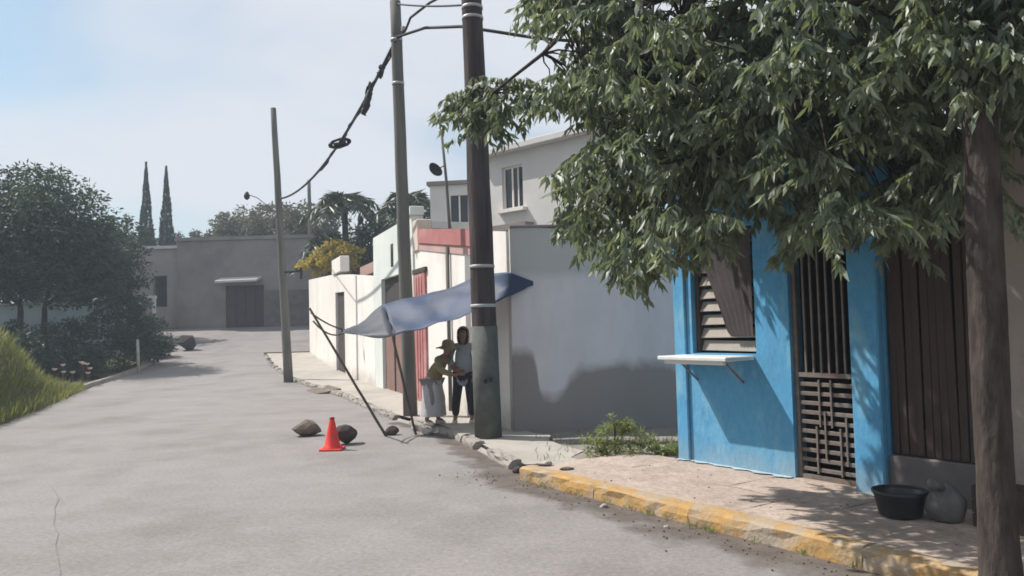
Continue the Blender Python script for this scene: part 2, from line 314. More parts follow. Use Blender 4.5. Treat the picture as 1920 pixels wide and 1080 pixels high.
def zg(y):                                     # the street climbs beyond 22 m
    if y < 22: return 0.0
    y = min(y, 48); return 0.0034 * (y - 22) ** 2
def lerp_path(P, y):
    for a, b in zip(P, P[1:]):
        if min(a[1], b[1]) <= y <= max(a[1], b[1]):
            t = (y - a[1]) / (b[1] - a[1]); return a[0] + t * (b[0] - a[0])
    return P[0][0] if abs(y - P[0][1]) < abs(y - P[-1][1]) else P[-1][0]

def leaf_mesh(name, centers, dirs, length, width, material, bend=0.25, tones=None, petal=False):
    """many small folded leaves: 6 points, 4 triangles each, in one mesh"""
    c = np.asarray(centers, float); d = np.asarray(dirs, float); n = len(c)
    d /= np.linalg.norm(d, axis=1, keepdims=True) + 1e-9
    r = rng.normal(size=(n, 3)); w = np.cross(d, r); w /= np.linalg.norm(w, axis=1, keepdims=True) + 1e-9
    u = np.cross(w, d)
    ln = (np.asarray(length) * rng.uniform(0.5, 1.35, n))[:, None]; wd = (np.asarray(width) * rng.uniform(0.7, 1.25, n))[:, None]
    fold = rng.uniform(0.15, 0.6, n)[:, None] * wd; bd = rng.uniform(-bend, bend, n)[:, None] * ln
    base = c; tip = c + d * ln + u * bd; mid = c + d * ln * 0.5 + u * bd * 0.35
    l = mid + w * wd * 0.5 + u * fold * 0.5; rr = mid - w * wd * 0.5 + u * fold * 0.5
    V = np.stack([base, l, tip, rr, mid], 1).reshape(-1, 3)
    k = np.arange(n) * 5
    T = np.stack([np.stack([k, k + 4, k + 1], 1), np.stack([k + 1, k + 4, k + 2], 1), np.stack([k, k + 3, k + 4], 1), np.stack([k + 3, k + 2, k + 4], 1)], 1).reshape(-1, 3)
    me = bpy.data.meshes.new(name)
    me.vertices.add(len(V)); me.vertices.foreach_set('co', V.astype(np.float32).ravel())
    me.loops.add(T.size); me.loops.foreach_set('vertex_index', T.astype(np.int32).ravel())
    me.polygons.add(len(T)); me.polygons.foreach_set('loop_start', np.arange(0, T.size, 3, dtype=np.int32)); me.polygons.foreach_set('loop_total', np.full(len(T), 3, np.int32))
    me.materials.append(material)
    at = me.attributes.new('tone', 'FLOAT', 'POINT')
    tt = rng.uniform(0, 1, n) if tones is None else np.asarray(tones)
    at.data.foreach_set('value', np.repeat(tt, 5).astype(np.float32))
    me.update(calc_edges=True); return me
def ball(n):                                   # points spread through a unit ball, denser to the outside
    v = rng.normal(size=(n, 3)); v /= np.linalg.norm(v, axis=1, keepdims=True)
    return v * (rng.uniform(0, 1, n) ** 0.45)[:, None]
def catenary(a, b, sag, n=14):
    a, b = Vector(a), Vector(b)
    return [a.lerp(b, t / n) - Vector((0, 0, sag * 4 * (t / n) * (1 - t / n))) for t in range(n + 1)]
def rock_mesh(name, r, material, seed, sq=(1, 1, 1), cuts=2, rough=0.25):
    rnd = random.Random(seed); bm = bmesh.new(); bmesh.ops.create_icosphere(bm, subdivisions=cuts, radius=1)
    ax = [(Vector((rnd.uniform(-1, 1), rnd.uniform(-1, 1), rnd.uniform(-1, 1))).normalized(), rnd.uniform(0.55, 0.9)) for _ in range(9)]
    for v in bm.verts:
        for a, h in ax:
            k = v.co.dot(a)
            if k > h: v.co -= a * (k - h) * 0.92
        v.co *= 1 + rnd.uniform(-rough, rough) * 0.18
        v.co = Vector((v.co.x * sq[0], v.co.y * sq[1], v.co.z * sq[2])) * r
    me = bpy.data.meshes.new(name); bm.to_mesh(me); bm.free(); me.materials.append(material); return me

# ================================================================== THE SETTING
KP = [(-10.9, 35.0), (-9.4, 31), (-7.0, 25.3), (-4.12, 19.1), (-2.08, 13.89), (-1.11, 12.19), (-0.46, 10.17), (0.11, 8.35), (0.97, 7.03), (1.37, 6.34), (2.22, 5.0), (3.8, 2.5), (9.0, -6)]
LP = [(-17.5, 39), (-15.6, 36), (-14.4, 31), (-13.2, 25), (-11.0, 19), (-9.5, 14.7), (-8.2, 8), (-7.0, 0), (-6.5, -6)]
_yy = np.arange(-6, 35.01, 0.25)
def _smooth(P):
    q = sorted(P, key=lambda a: a[1]); x = np.interp(np.arange(-9, 42, 0.25), [a[1] for a in q], [a[0] for a in q])
    k = np.exp(-np.linspace(-2, 2, 7) ** 2); k /= k.sum(); x = np.convolve(x, k, 'same'); return np.interp
_ks = sorted(KP, key=lambda a: a[1]); _ls = sorted(LP, key=lambda a: a[1])
_gy = np.arange(-6, 39.01, 0.25); _ker = np.exp(-np.linspace(-1.6, 1.6, 5) ** 2); _ker /= _ker.sum()
def _sm(a): return np.concatenate([a[:2], np.convolve(a, _ker, 'valid'), a[-2:]])
_kx = _sm(np.interp(_gy, [a[1] for a in _ks], [a[0] for a in _ks])); _lx = _sm(np.interp(_gy, [a[1] for a in _ls], [a[0] for a in _ls]))
kerb_x = lambda y: float(np.interp(y, _gy, _kx))
left_x = lambda y: float(np.interp(y, _gy, _lx))
ss = lambda t: (lambda u: u * u * (3 - 2 * u))(max(0.0, min(1.0, t)))
def bank(x, y):
    e = left_x(y) - x - 0.15
    return 1.75 * ss(e / 1.15) * (1 - ss((y - 18.0) / 6.5))

# ground: one sheet out to the horizon, rows at the same y as the road's
def axis(lo, hi, core, step):
    a = list(np.arange(core[0], core[1] + 1e-6, step))
    return [lo, (lo + core[0]) / 2] + a + [(hi + core[1]) / 2, hi]
gx = axis(-160, 160, (-30, 12), 0.4); gyv = axis(-40, 220, (-6, 52), 0.5)
mb = MB()
for y in gyv:
    for x in gx: mb.v.append((x, y, zg(y) - 0.03 + (bank(x, y) if y < 30 else 0)))
nx = len(gx)
for j in range(len(gyv) - 1):
    for i in range(nx - 1):
        mb.f.append((j * nx + i, j * nx + i + 1, (j + 1) * nx + i + 1, (j + 1) * nx + i)); mb.m.append(0)
tag(mb.build('ground', M['verge'], smooth=True), kind='structure')

mb = MB(); ys = list(np.arange(-6, 38.01, 0.5)); nseg = 10
for y in ys:
    a, b = left_x(y), kerb_x(y) + 0.05 if y < 35 else kerb_x(35) - (y - 35) * 0.36
    for k in range(nseg + 1): mb.v.append((a + (b - a) * k / nseg, y, zg(y)))
for j in range(len(ys) - 1):
    for i in range(nseg):
        q = j * (nseg + 1) + i; mb.f.append((q, q + 1, q + nseg + 2, q + nseg + 1)); mb.m.append(0)
tag(mb.build('road', M['road'], smooth=True), kind='structure')
mb = MB(); ys = list(np.arange(36, 45.6, 0.5))
for y in ys: mb.v += [(-45, y, zg(y) + 0.006), (-17, y, zg(y) + 0.006), (-9, y, zg(y) + 0.006), (12, y, zg(y) + 0.006)]
for j in range(len(ys) - 1):
    for i in range(3): q = j * 4 + i; mb.f.append((q, q + 1, q + 5, q + 4)); mb.m.append(0)
tag(mb.build('cross_street', M['road'], smooth=True), kind='structure')

# expansion joint and hairline crack, slightly proud dark mortar
def crack(name, pts, w, m):
    mb = MB()
    for (x, y), (x2, y2) in zip(pts, pts[1:]):
        d = Vector((x2 - x, y2 - y, 0)); nn = Vector((-d.y, d.x, 0)).normalized() * w * random.uniform(0.6, 1.2)
        mb.face([(x - nn.x, y - nn.y, zg(y) + 0.004), (x2 - nn.x, y2 - nn.y, zg(y2) + 0.004), (x2 + nn.x, y2 + nn.y, zg(y2) + 0.004), (x + nn.x, y + nn.y, zg(y) + 0.004)])
    return mb.build(name, m)
M['tar'] = mat('crack_filler', (0.21, 0.195, 0.188), (0.16, 0.15, 0.145), 6, 0.9, 0.2)
pts = [(-2.95 - 0.2 * k + random.uniform(-0.02, 0.02), 5.2 + k * 0.345 + random.uniform(-0.03, 0.03)) for k in range(11)]
tag(crack('road_crack', pts, 0.004, M['tar']), kind='structure')

# gutter dirt: mottled strip along the near kerb, ragged towards the road
def gutter_mat():
    m = mat('gutter_dirt', (0.185, 0.155, 0.135), (0.12, 0.10, 0.09), 3.5, 0.95, 0.4, 24, 0.1)
    t = m.node_tree; n = t.nodes; l = t.links; b = n['Principled BSDF']
    a = n.new('ShaderNodeAttribute'); a.attribute_name = 'cover'
    nz_ = n.new('ShaderNodeTexNoise'); nz_.inputs['Scale'].default_value = 2.6; nz_.inputs['Detail'].default_value = 8
    co = n.new('ShaderNodeTexCoord'); l.new(co.outputs['Object'], nz_.inputs['Vector'])
    ad = n.new('ShaderNodeMath'); ad.operation = 'ADD'; l.new(a.outputs['Fac'], ad.inputs[0]); l.new(nz_.outputs['Fac'], ad.inputs[1])
    r = n.new('ShaderNodeMapRange'); r.inputs['From Min'].default_value = 0.75; r.inputs['From Max'].default_value = 1.15; r.inputs['To Max'].default_value = 0.9; l.new(ad.outputs[0], r.inputs['Value'])
    l.new(r.outputs[0], b.inputs['Alpha']); return m
M['gutter'] = gutter_mat()
def strip(name, ys, fx, w, z, m, ncol=5):
    mb = MB(); cov = []
    for y in ys:
        for k in range(ncol + 1):
            t = k / ncol; mb.v.append((fx(y) - w(y) * t, y - 0.5 * w(y) * t, zg(y) + z)); cov.append(0.75 * (1 - t) if k < ncol else -0.3)
    for j in range(len(ys) - 1):
        for i in range(ncol):
            q = j * (ncol + 1) + i; mb.f.append((q, q + ncol + 1, q + ncol + 2, q + 1)); mb.m.append(0)
    o = mb.build(name, m); a = o.data.attributes.new('cover', 'FLOAT', 'POINT'); a.data.foreach_set('value', cov); return o
tag(strip('gutter', list(np.arange(2.5, 14, 0.25)), lambda y: kerb_x(y) + 0.02, lambda y: 0.75 if y < 8 else max(0.35, 0.75 - (y - 8) * 0.1), 0.004, M['gutter']), kind='structure')

# ---- near sidewalk on the right, in the blue house's axes
BF = Frame((1.75, 8.63), (0.55, -0.835))
mb = MB(); BF.box(mb, -0.70, 9.5, -0.12, 1.43, -0.05, 0.105)
walk = tag(mb.build('sidewalk', M['plinth']), kind='structure')
def slab_mesh(a0, a1, o0, o1, seed):
    rnd = random.Random(seed); bm = bmesh.new(); nu, no = 6, 4; vs_ = {}
    tilt = (rnd.uniform(-0.006, 0.006), rnd.uniform(-0.006, 0.006))
    for i in range(nu + 1):
        for j in range(no + 1):
            u, w = i / nu, j / no; edge = i in (0, nu) or j in (0, no)
            z = 0.133 + tilt[0] * (u - 0.5) + tilt[1] * (w - 0.5) + rnd.uniform(-0.0025, 0.0025) - (0.006 if edge else 0)
            ja = rnd.uniform(-0.008, 0.008) if edge else 0
            vs_[i, j] = bm.verts.new(BF.p(a0 + (a1 - a0) * u + (ja if i in (0, nu) else 0), o0 + (o1 - o0) * w + (ja if j in (0, no) else 0), z))
    for i in range(nu):
        for j in range(no): bm.faces.new((vs_[i, j], vs_[i, j + 1], vs_[i + 1, j + 1], vs_[i + 1, j]))
    r = bmesh.ops.extrude_edge_only(bm, edges=[e for e in bm.edges if e.is_boundary])
    for v in r['geom']:
        if isinstance(v, bmesh.types.BMVert): v.co.z = 0.08
    bmesh.ops.recalc_face_normals(bm, faces=bm.faces)
    me = bpy.data.meshes.new('paving_slab'); bm.to_mesh(me); bm.free(); me.materials.append(M['walk']); return me
cuts = [[-0.68, 0.02, 1.28, 2.42, 3.70, 4.9, 6.2, 7.6, 9.4], [-0.70, 0.62, 1.95, 3.05, 4.4, 5.7, 7.1, 9.4]]
for row, (o0, o1) in enumerate(((0.012, 0.70), (0.716, 1.415))):
    for k in range(len(cuts[row]) - 1):
        link('paving_slab', slab_mesh(cuts[row][k] + 0.007, cuts[row][k + 1] - 0.007, o0, o1, 100 + row * 20 + k), walk)

# ---- kerbs
def kerb_mesh(p0, p1, w, z0, z1, m, seed, chip=0.012):
    rnd = random.Random(seed); p0, p1 = Vector(p0), Vector(p1); d = p1 - p0; nn = Vector((d.y, -d.x, 0)).normalized()
    if nn.x < 0: nn = -nn
    bm = bmesh.new(); nu = 10; prof = [(0, z0), (0, z0 + (z1 - z0) * 0.55), (0.006, z1 - 0.022), (0.028, z1 - 0.002), (w * 0.6, z1), (w - 0.006, z1 - 0.004), (w, z0)]
    rows = []
    for i in range(nu + 1):
        rows.append([bm.verts.new(p0 + d * (i / nu) + nn * (a + rnd.uniform(-chip, chip) * (1.2 if 1 <= k <= 3 else 0.3)) + Vector((0, 0, z + (rnd.uniform(-chip, chip * 0.4) if k in (2, 3, 4) else 0)))) for k, (a, z) in enumerate(prof)])
    for i in range(nu):
        for k in range(len(prof) - 1): bm.faces.new((rows[i][k], rows[i][k + 1], rows[i + 1][k + 1], rows[i + 1][k]))
    bm.faces.new(rows[0]); bm.faces.new(list(reversed(rows[-1]))); bmesh.ops.recalc_face_normals(bm, faces=bm.faces)
    me = bpy.data.meshes.new('kerb_stone'); bm.to_mesh(me); bm.free(); me.materials.append(m); return me
mb = MB(); BF.box(mb, -0.7, 9.4, 1.40, 1.56, -0.08, 0.06)
kerb = tag(mb.build('kerb', M['kerb']), kind='structure')
a = -0.72; k = 0
while a < 8.5:
    ln = random.uniform(0.9, 1.5); p0, p1 = BF.p(a + 0.002, 1.585, 0), BF.p(a + ln - 0.002, 1.585, 0)
    link('kerb_stone', kerb_mesh(p0, p1, 0.165, -0.03, 0.142 + random.uniform(-0.008, 0.006), M['yellow'], 300 + k, 0.010), kerb)
    a += ln; k += 1
mb = MB()
ys = list(np.arange(8.9, 35, 0.5))
for y in ys: mb.v += [(kerb_x(y) + 0.02, y, zg(y) - 0.02), (kerb_x(y) + 0.1, y, zg(y) + 0.035)]
for j in range(len(ys) - 1): q = 2 * j; mb.f.append((q, q + 1, q + 3, q + 2)); mb.m.append(0)
kerb2 = tag(mb.build('far_kerb', M['kerb']), kind='structure')
y = 8.95; k = 0
while y < 33:
    ln = random.uniform(0.6, 0.9); y2 = y + ln
    if not (13.2 < y < 13.9 or 9.4 < y < 9.9):
        link('kerb_stone', kerb_mesh((kerb_x(y + 0.02), y + 0.02, 0), (kerb_x(y2 - 0.02), y2 - 0.02, 0), 0.15, zg(y) - 0.04, zg(y + ln / 2) + 0.10 + random.uniform(-0.025, 0.012), M['kerb'], 400 + k, 0.02), kerb2)
    y = y2; k += 1
mb = MB(); ys = list(np.arange(24, 37, 0.5))
for y in ys:
    x = left_x(y); mb.v += [(x - 0.2, y, zg(y) - 0.04), (x - 0.19, y, zg(y) + 0.11), (x, y, zg(y) + 0.12), (x + 0.02, y, zg(y) - 0.04)]
for j in range(len(ys) - 1):
    for i in range(3): q = 4 * j + i; mb.f.append((q, q + 4, q + 5, q + 1)); mb.m.append(0)
tag(mb.build('left_kerb', M['kerb']), kind='structure')

# far sidewalk between kerb and white walls
WF = Frame((0.0, 11.5), (0.352, -0.936))       # s grows towards the camera; -s runs up the street
wall_x = lambda y: -0.376 * (y - 11.5)
mb = MB(); ys = list(np.arange(9.0, 35.2, 0.4)); rr = random.Random(3)
for y in ys:
    a, b = kerb_x(y) + 0.12, (wall_x(y) + 0.15 if y > 11.2 else 0.3 + rr.uniform(-0.12, 0.22) + 0.25 * (11.2 - y))
    for t in range(5): mb.v.append((a + (b - a) * t / 4, y, zg(y) + 0.05 + 0.035 * ss((y - 9.6) / 1.6) + rr.uniform(-0.006, 0.006)))
for j in range(len(ys) - 1):
    for i in range(4): q = 5 * j + i; mb.f.append((q, q + 1, q + 6, q + 5)); mb.m.append(0)
tag(mb.build('far_sidewalk', M['walkfar'], smooth=True), kind='structure')
# dusty lot between the grey wall and the blue house
mb = MB(); rr = random.Random(4)
rows = []
for j in range(12):
    y = 8.2 + j * 0.31
    a = kerb_x(y) + 0.13 if y > 8.9 else BF.p(-0.7, 1.4, 0).x + 0.02
    rows.append([(a + (4.6 - a) * t / 9, y + 0.02 * t, 0.045 + rr.uniform(-0.012, 0.012) + (0.02 if t > 2 else 0)) for t in range(10)])
for r_ in rows: mb.v += r_
for j in range(11):
    for i in range(9): q = 10 * j + i; mb.f.append((q, q + 1, q + 11, q + 10)); mb.m.append(0)
tag(mb.build('dirt_lot', M['lot'], smooth=True), kind='structure')

# ================================================================== BUILDINGS
# ---- blue house
bh = thing('blue_house', 'bright blue rendered house front with serving window and iron door gate', 'house', BF.p(1.2, 0, 0.1))
us = [0.0, 0.24, 1.07, 1.46, 2.11, 2.385]; zs = [0.06, 0.10, 1.26, 2.52, 2.62, 3.15]
holes = {(1, 2), (3, 1), (3, 2)}
wall_grid(BF, us, zs, holes, -0.18, 0.0).build('wall', M['blue'], bh)
mb = MB(); BF.box(mb, 2.115, 2.38, 0.0, 0.07, 0.10, 2.95); me = mb.mesh('pilaster', M['blue']); link('pilaster', soft(me, 0.012), bh)
mb = MB(); BF.box(mb, 0.005, 0.17, 0.003, 0.035, 0.10, 2.95); link('pilaster', soft(mb.mesh('pilaster', M['blue']), 0.01), bh)
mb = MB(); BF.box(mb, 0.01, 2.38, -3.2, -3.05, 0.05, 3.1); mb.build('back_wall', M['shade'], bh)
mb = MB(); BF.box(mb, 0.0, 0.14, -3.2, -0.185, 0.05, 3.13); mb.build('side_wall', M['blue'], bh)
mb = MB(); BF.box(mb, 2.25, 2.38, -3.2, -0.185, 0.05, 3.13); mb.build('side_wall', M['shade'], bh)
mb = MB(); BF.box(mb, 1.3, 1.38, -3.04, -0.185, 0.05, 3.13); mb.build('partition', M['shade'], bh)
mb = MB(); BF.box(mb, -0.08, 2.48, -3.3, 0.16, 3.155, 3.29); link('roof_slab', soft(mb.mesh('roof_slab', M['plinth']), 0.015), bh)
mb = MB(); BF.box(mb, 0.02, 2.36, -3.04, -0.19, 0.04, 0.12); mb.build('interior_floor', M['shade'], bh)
# window: frame, louvers, counter
wf = MB()
for (a0, a1, z0, z1) in ((0.243, 0.293, 1.262, 2.517), (1.02, 1.067, 1.262, 2.517), (0.294, 1.019, 2.465, 2.517)): BF.box(wf, a0, a1, -0.13, -0.06, z0, z1)
win = wf.build('window_frame', M['darkdoor'], bh)
sm = MB(); sm.box((-0.36, -0.006, -0.056), (0.72, 0, 0), (0, 0.012, 0), (0, 0.0, 0.112)); sme = soft(sm.mesh('louver_slat', M['louver']), 0.003)
for k in range(9):
    o = bpy.data.objects.new('louver_slat', sme); COL.objects.link(o); o.parent = win
    o.location = BF.p(0.655, -0.10 + random.uniform(-0.004, 0.004), 1.335 + k * 0.135); o.rotation_euler = (math.radians(-24 + random.uniform(-3, 3)), random.uniform(-0.012, 0.012), BF.rot)
    o.rotation_mode = 'ZYX' if False else 'XYZ'
mb = MB(); NC = 22  # dark cloth added over the slats, its slanted edge shaped as the tree's shadow
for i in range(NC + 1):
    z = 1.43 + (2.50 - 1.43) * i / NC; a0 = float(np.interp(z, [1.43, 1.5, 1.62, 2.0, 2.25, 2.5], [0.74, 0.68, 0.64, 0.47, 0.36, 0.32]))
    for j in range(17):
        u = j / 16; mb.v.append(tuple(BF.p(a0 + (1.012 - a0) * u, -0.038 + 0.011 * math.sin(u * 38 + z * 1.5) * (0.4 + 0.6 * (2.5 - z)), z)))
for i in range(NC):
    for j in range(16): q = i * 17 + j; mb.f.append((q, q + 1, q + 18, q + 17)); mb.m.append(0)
mb.build('shadow_curtain', mat('brown_grey_shadow_curtain', (0.072, 0.06, 0.06), (0.05, 0.043, 0.044), 4, 0.9, 0.2, 30), bh, True)
mb = MB(); BF.box(mb, 0.13, 1.05, 0.003, 0.41, 1.205, 1.245); cnt = link('counter', soft(mb.mesh('counter', M['counter']), 0.008), bh)
mb = MB(); BF.box(mb, 0.16, 0.95, 0.30, 0.335, 1.165, 1.204); mb.build('batten', M['counter'], cnt)
for a_ in (0.3, 0.9):
    mb = MB(); q = [BF.p(a_, 0.004, 0.98), BF.p(a_, 0.004, 1.203), BF.p(a_, 0.27, 1.203)]
    mb.tube([q[0], BF.p(a_, 0.26, 1.19)], 0.011, 6); mb.build('bracket', M['iron'], cnt)
mb = MB(); rr = random.Random(8); prev = None
for k in range(41):
    a_ = 0.02 + 1.42 * k / 40; w_ = 0.035 + 0.03 * rr.random() + 0.025 * math.sin(k * 0.9)
    mb.v += [tuple(BF.p(a_, 0.036 if a_ < 0.18 else 0.002, 0.1425)), tuple(BF.p(a_, 0.02 + max(0.02, w_), 0.1415))]
    if k: q = 2 * k - 2; mb.f.append((q, q + 1, q + 3, q + 2)); mb.m.append(0)
mb.build('paint_drips', mat('spilt_pale_blue_paint', (0.42, 0.52, 0.56), (0.32, 0.40, 0.44), 9, 0.85, 0.2), bh)
# iron gate in the doorway
gate = MB()
for (a0, a1, z0, z1) in ((1.468, 1.508, 0.14, 2.6), (2.062, 2.102, 0.14, 2.6), (1.509, 2.061, 0.14, 0.18), (1.509, 2.061, 2.56, 2.6), (1.509, 2.061, 1.06, 1.10)): BF.box(gate, a0, a1, -0.075, -0.04, z0, z1)
gt = gate.build('door_gate', M['iron'], bh)
bar = MB(); bar.box((-0.009, -0.009, 0), (0.018, 0, 0), (0, 0.018, 0), (0, 0, 1.455)); barm = bar.mesh('bar', M['iron'])
for k in range(6):
    o = link('bar', barm, gt, BF.p(1.585 + k * 0.08, -0.057, 1.103), BF.rot)
sl = MB(); sl.box((-0.275, -0.008, -0.018), (0.55, 0, 0), (0, 0.016, 0), (0, 0, 0.036)); slm = soft(sl.mesh('slat', M['iron']), 0.003)
for k in range(10):
    o = link('slat', slm, gt, BF.p(1.785, -0.057, 0.23 + k * 0.085), BF.rot)
b2 = MB(); b2.box((-0.008, -0.006, 0), (0.016, 0, 0), (0, 0.012, 0), (0, 0, 0.42)); b2m = b2.mesh('stile', M['iron'])
for (a_, z0) in ((1.68, 0.2), (1.77, 0.34), (1.84, 0.62), (1.92, 0.2), (1.72, 0.62), (1.98, 0.30)):
    o = link('stile', b2m, gt, BF.p(a_, -0.040, z0), BF.rot)
mb = MB(); BF.box(mb, 1.465, 2.105, -0.18, 0.05, 0.10, 0.139); link('door_step', soft(mb.mesh('door_step', M['walk']), 0.006), bh)

# ---- brown board gate on a grey plinth, right of the blue house
bg_ = thing('board_gate', 'dark brown vertical board gate on a low grey plinth, right of the blue house', 'gate', BF.p(3.1, -0.1, 0.1))
mb = MB(); BF.box(mb, 2.39, 3.325, -0.16, 0.02, 0.09, 0.46); link('plinth', soft(mb.mesh('plinth', M['plinth']), 0.012), bg_)
for (a0, a1, z0, z1) in ((2.40, 3.31, 0.62, 0.68), (2.40, 3.31, 2.28, 2.34)):
    fr_ = MB(); BF.box(fr_, a0, a1, -0.10, -0.06, z0, z1); fr_.build('rail', M['wood'], bg_)
for k in range(13):
    w = 0.062 + random.uniform(-0.008, 0.004); mb = MB(); z1 = 2.62 + random.uniform(-0.04, 0.03)
    mb.box((-w / 2, -0.011, 0), (w, 0, 0), (0, 0.022, 0), (0, 0, z1 - 0.47))
    o = link('board', soft(mb.mesh('board', M['wood']), 0.004), bg_, BF.p(2.435 + k * 0.069 + random.uniform(-0.004, 0.004), -0.045 + random.uniform(-0.006, 0.006), 0.468), BF.rot + random.uniform(-0.02, 0.02))
    o.rotation_euler.x = random.uniform(-0.004, 0.004); o.rotation_euler.y = random.uniform(-0.008, 0.008)
mb = MB(); BF.box(mb, 2.39, 3.32, -1.4, -1.3, 0.1, 3.0); mb.build('yard_wall', M['plinth'], bg_)

# ---- beige house at the right edge
be = thing('beige_house', 'dull beige rendered house wall at the right edge behind the tree trunk', 'house', BF.p(6, 0, 0.1))
wall_grid(BF, [3.33, 5.2, 6.1, 9.2], [0.06, 0.1, 2.15, 3.3], {(1, 1)}, -0.2, 0.03).build('wall', M['beige'], be)
mb = MB(); BF.box(mb, 5.21, 6.09, -0.12, -0.08, 0.12, 2.14); mb.build('door', M['darkdoor'], be)
mb = MB(); BF.box(mb, 3.25, 9.3, -3.5, 0.15, 3.302, 3.44); mb.build('roof_slab', M['plinth'], be)
mb = MB(); BF.box(mb, 3.34, 3.5, -3.4, -0.202, 0.06, 3.3); mb.build('side_wall', M['beige'], be)

# ---- grey stained garden wall
GF = Frame((-0.015, 11.50), (0.997, 0.08))
gw = thing('garden_wall', 'tall grey rendered wall with dark damp stains along its foot, left of the blue house', 'wall', (-0.015, 11.50, 0.02))
o = bpy.data.objects.new('wall', None)
mb = MB()
nn_ = 14; top = [2.98 + 0.03 * math.sin(i * 2.1) * 0.5 for i in range(nn_ + 1)]
for i in range(nn_ + 1):
    x = 4.6 * i / nn_; mb.v += [(x, 0, 0.0), (x, 0, top[i]), (x, 0.16, top[i]), (x, 0.16, 0)]
for i in range(nn_):
    q = i * 4
    for k in range(4): mb.f.append((q + k, q + 4 + k, q + 4 + (k + 1) % 4, q + (k + 1) % 4)); mb.m.append(0)
mb.f.append((0, 1, 2, 3)); mb.m.append(0); q = nn_ * 4; mb.f.append((q + 3, q + 2, q + 1, q)); mb.m.append(0)
me = mb.mesh('wall', M['stained']); bm = bmesh.new(); bm.from_mesh(me); bmesh.ops.recalc_face_normals(bm, faces=bm.faces); bm.to_mesh(me); bm.free()
bpy.data.objects.remove(o)
wl = bpy.data.objects.new('wall', me); COL.objects.link(wl); wl.parent = gw; wl.rotation_euler = (0, 0, math.atan2(0.08, 0.997))
mb = MB(); GF.box(mb, 0.0, 4.6, -0.17, 0.02, 3.005, 3.045); link('coping', soft(mb.mesh('coping', M['greyblock']), 0.008), gw)

# ---- white walls and houses going up the street.  s along -WF.d
def UF(s, o, z): return WF.p(-s, o, z)
def ubox(mb, s0, s1, o0, o1, z0, z1): WF.box(mb, -s1, -s0, o0, o1, z0, z1)
def sloped_wall(s0, s1, t, z0, za_, zb, n=8):
    mb = MB()
    for i in range(n + 1):
        s = s0 + (s1 - s0) * i / n; zt = za_ + (zb - za_) * i / n; y = UF(s, 0, 0).y; zb0 = zg(y) + z0
        mb.v += [tuple(UF(s, 0, zb0)), tuple(UF(s, 0, zt)), tuple(UF(s, -t, zt)), tuple(UF(s, -t, zb0))]
    for i in range(n):
        q = i * 4
        for k in range(4): mb.f.append((q + k, q + 4 + k, q + 4 + (k + 1) % 4, q + (k + 1) % 4)); mb.m.append(0)
    mb.f.append((0, 1, 2, 3)); mb.m.append(0); q = n * 4; mb.f.append((q + 3, q + 2, q + 1, q)); mb.m.append(0)
    bm = bmesh.new(); me = mb.mesh('wall', M['white']); bm.from_mesh(me); bmesh.ops.recalc_face_normals(bm, faces=bm.faces); bm.to_mesh(me); bm.free(); return me
wh = thing('white_house', 'white street house with a faded red parapet band behind the utility poles', 'house', UF(3, 0, 0.05))
me = sloped_wall(0.2, 5.8, 0.25, 0.0, 2.98, 3.68); link('wall', me, wh)
mb = MB()
def band(mb, s0, s1, h0, h1, o):
    za0, zb0 = 2.98 + 0.7 * (s0 - 0.02) / 5.78, 2.98 + 0.7 * (s1 - 0.02) / 5.78
    P = [UF(s0, o, za0 - h0), UF(s1, o, zb0 - h0), UF(s1, o, zb0 - h1), UF(s0, o, za0 - h1)]; Q = [UF(s0, 0.002, za0 - h0), UF(s1, 0.002, zb0 - h0), UF(s1, 0.002, zb0 - h1), UF(s0, 0.002, za0 - h1)]
    mb.face(P); mb.face([P[1], P[0], Q[0], Q[1]]); mb.face([P[3], P[2], Q[2], Q[3]]); mb.face([P[0], P[3], Q[3], Q[0]]); mb.face([P[2], P[1], Q[1], Q[2]])
band(mb, 1.75, 5.35, -0.02, 0.27, 0.05); mb.build('red_band', M['redpaint'], wh)
mb = MB(); band(mb, 1.75, 5.35, 0.275, 0.42, 0.02); mb.build('pink_band', mat('pale_pink_paint', (0.52, 0.34, 0.32), None, 2), wh)
mb = MB(); ubox(mb, 5.36, 5.82, -0.27, 0.04, 3.2, 3.86); link('pier_cap', soft(mb.mesh('pier_cap', mat('peach_render', (0.66, 0.56, 0.48), None, 2)), 0.02), wh)
mb = MB(); mb.tube([UF(3.15, 0.05, 0.1), UF(3.15, 0.05, 3.05)], 0.035, 8); mb.build('drainpipe', M['polegrey'], wh, True)
dr = MB(); ubox(dr, 4.86, 5.78, 0.003, 0.045, 0.09, 2.72); dob = dr.build('door', M['redpaint'], wh)
dr = MB(); ubox(dr, 4.78, 5.84, 0.003, 0.06, 2.725, 2.82); dr.build('lintel', M['darkdoor'], dob)
dr = MB()
for s_ in (5.1, 5.32, 5.54): ubox(dr, s_ - 0.02, s_ + 0.02, 0.046, 0.058, 0.15, 2.65)
dr.build('rib', M['redpaint'], dob)
mb = MB(); ubox(mb, 0.46, 5.8, -4.0, -0.26, 2.8, 2.95); mb.build('roof', M['greyblock'], wh)
mb = MB(); ubox(mb, 0.3, 0.45, -4.0, -0.26, 0.05, 2.9); mb.build('side_wall', M['white'], wh)

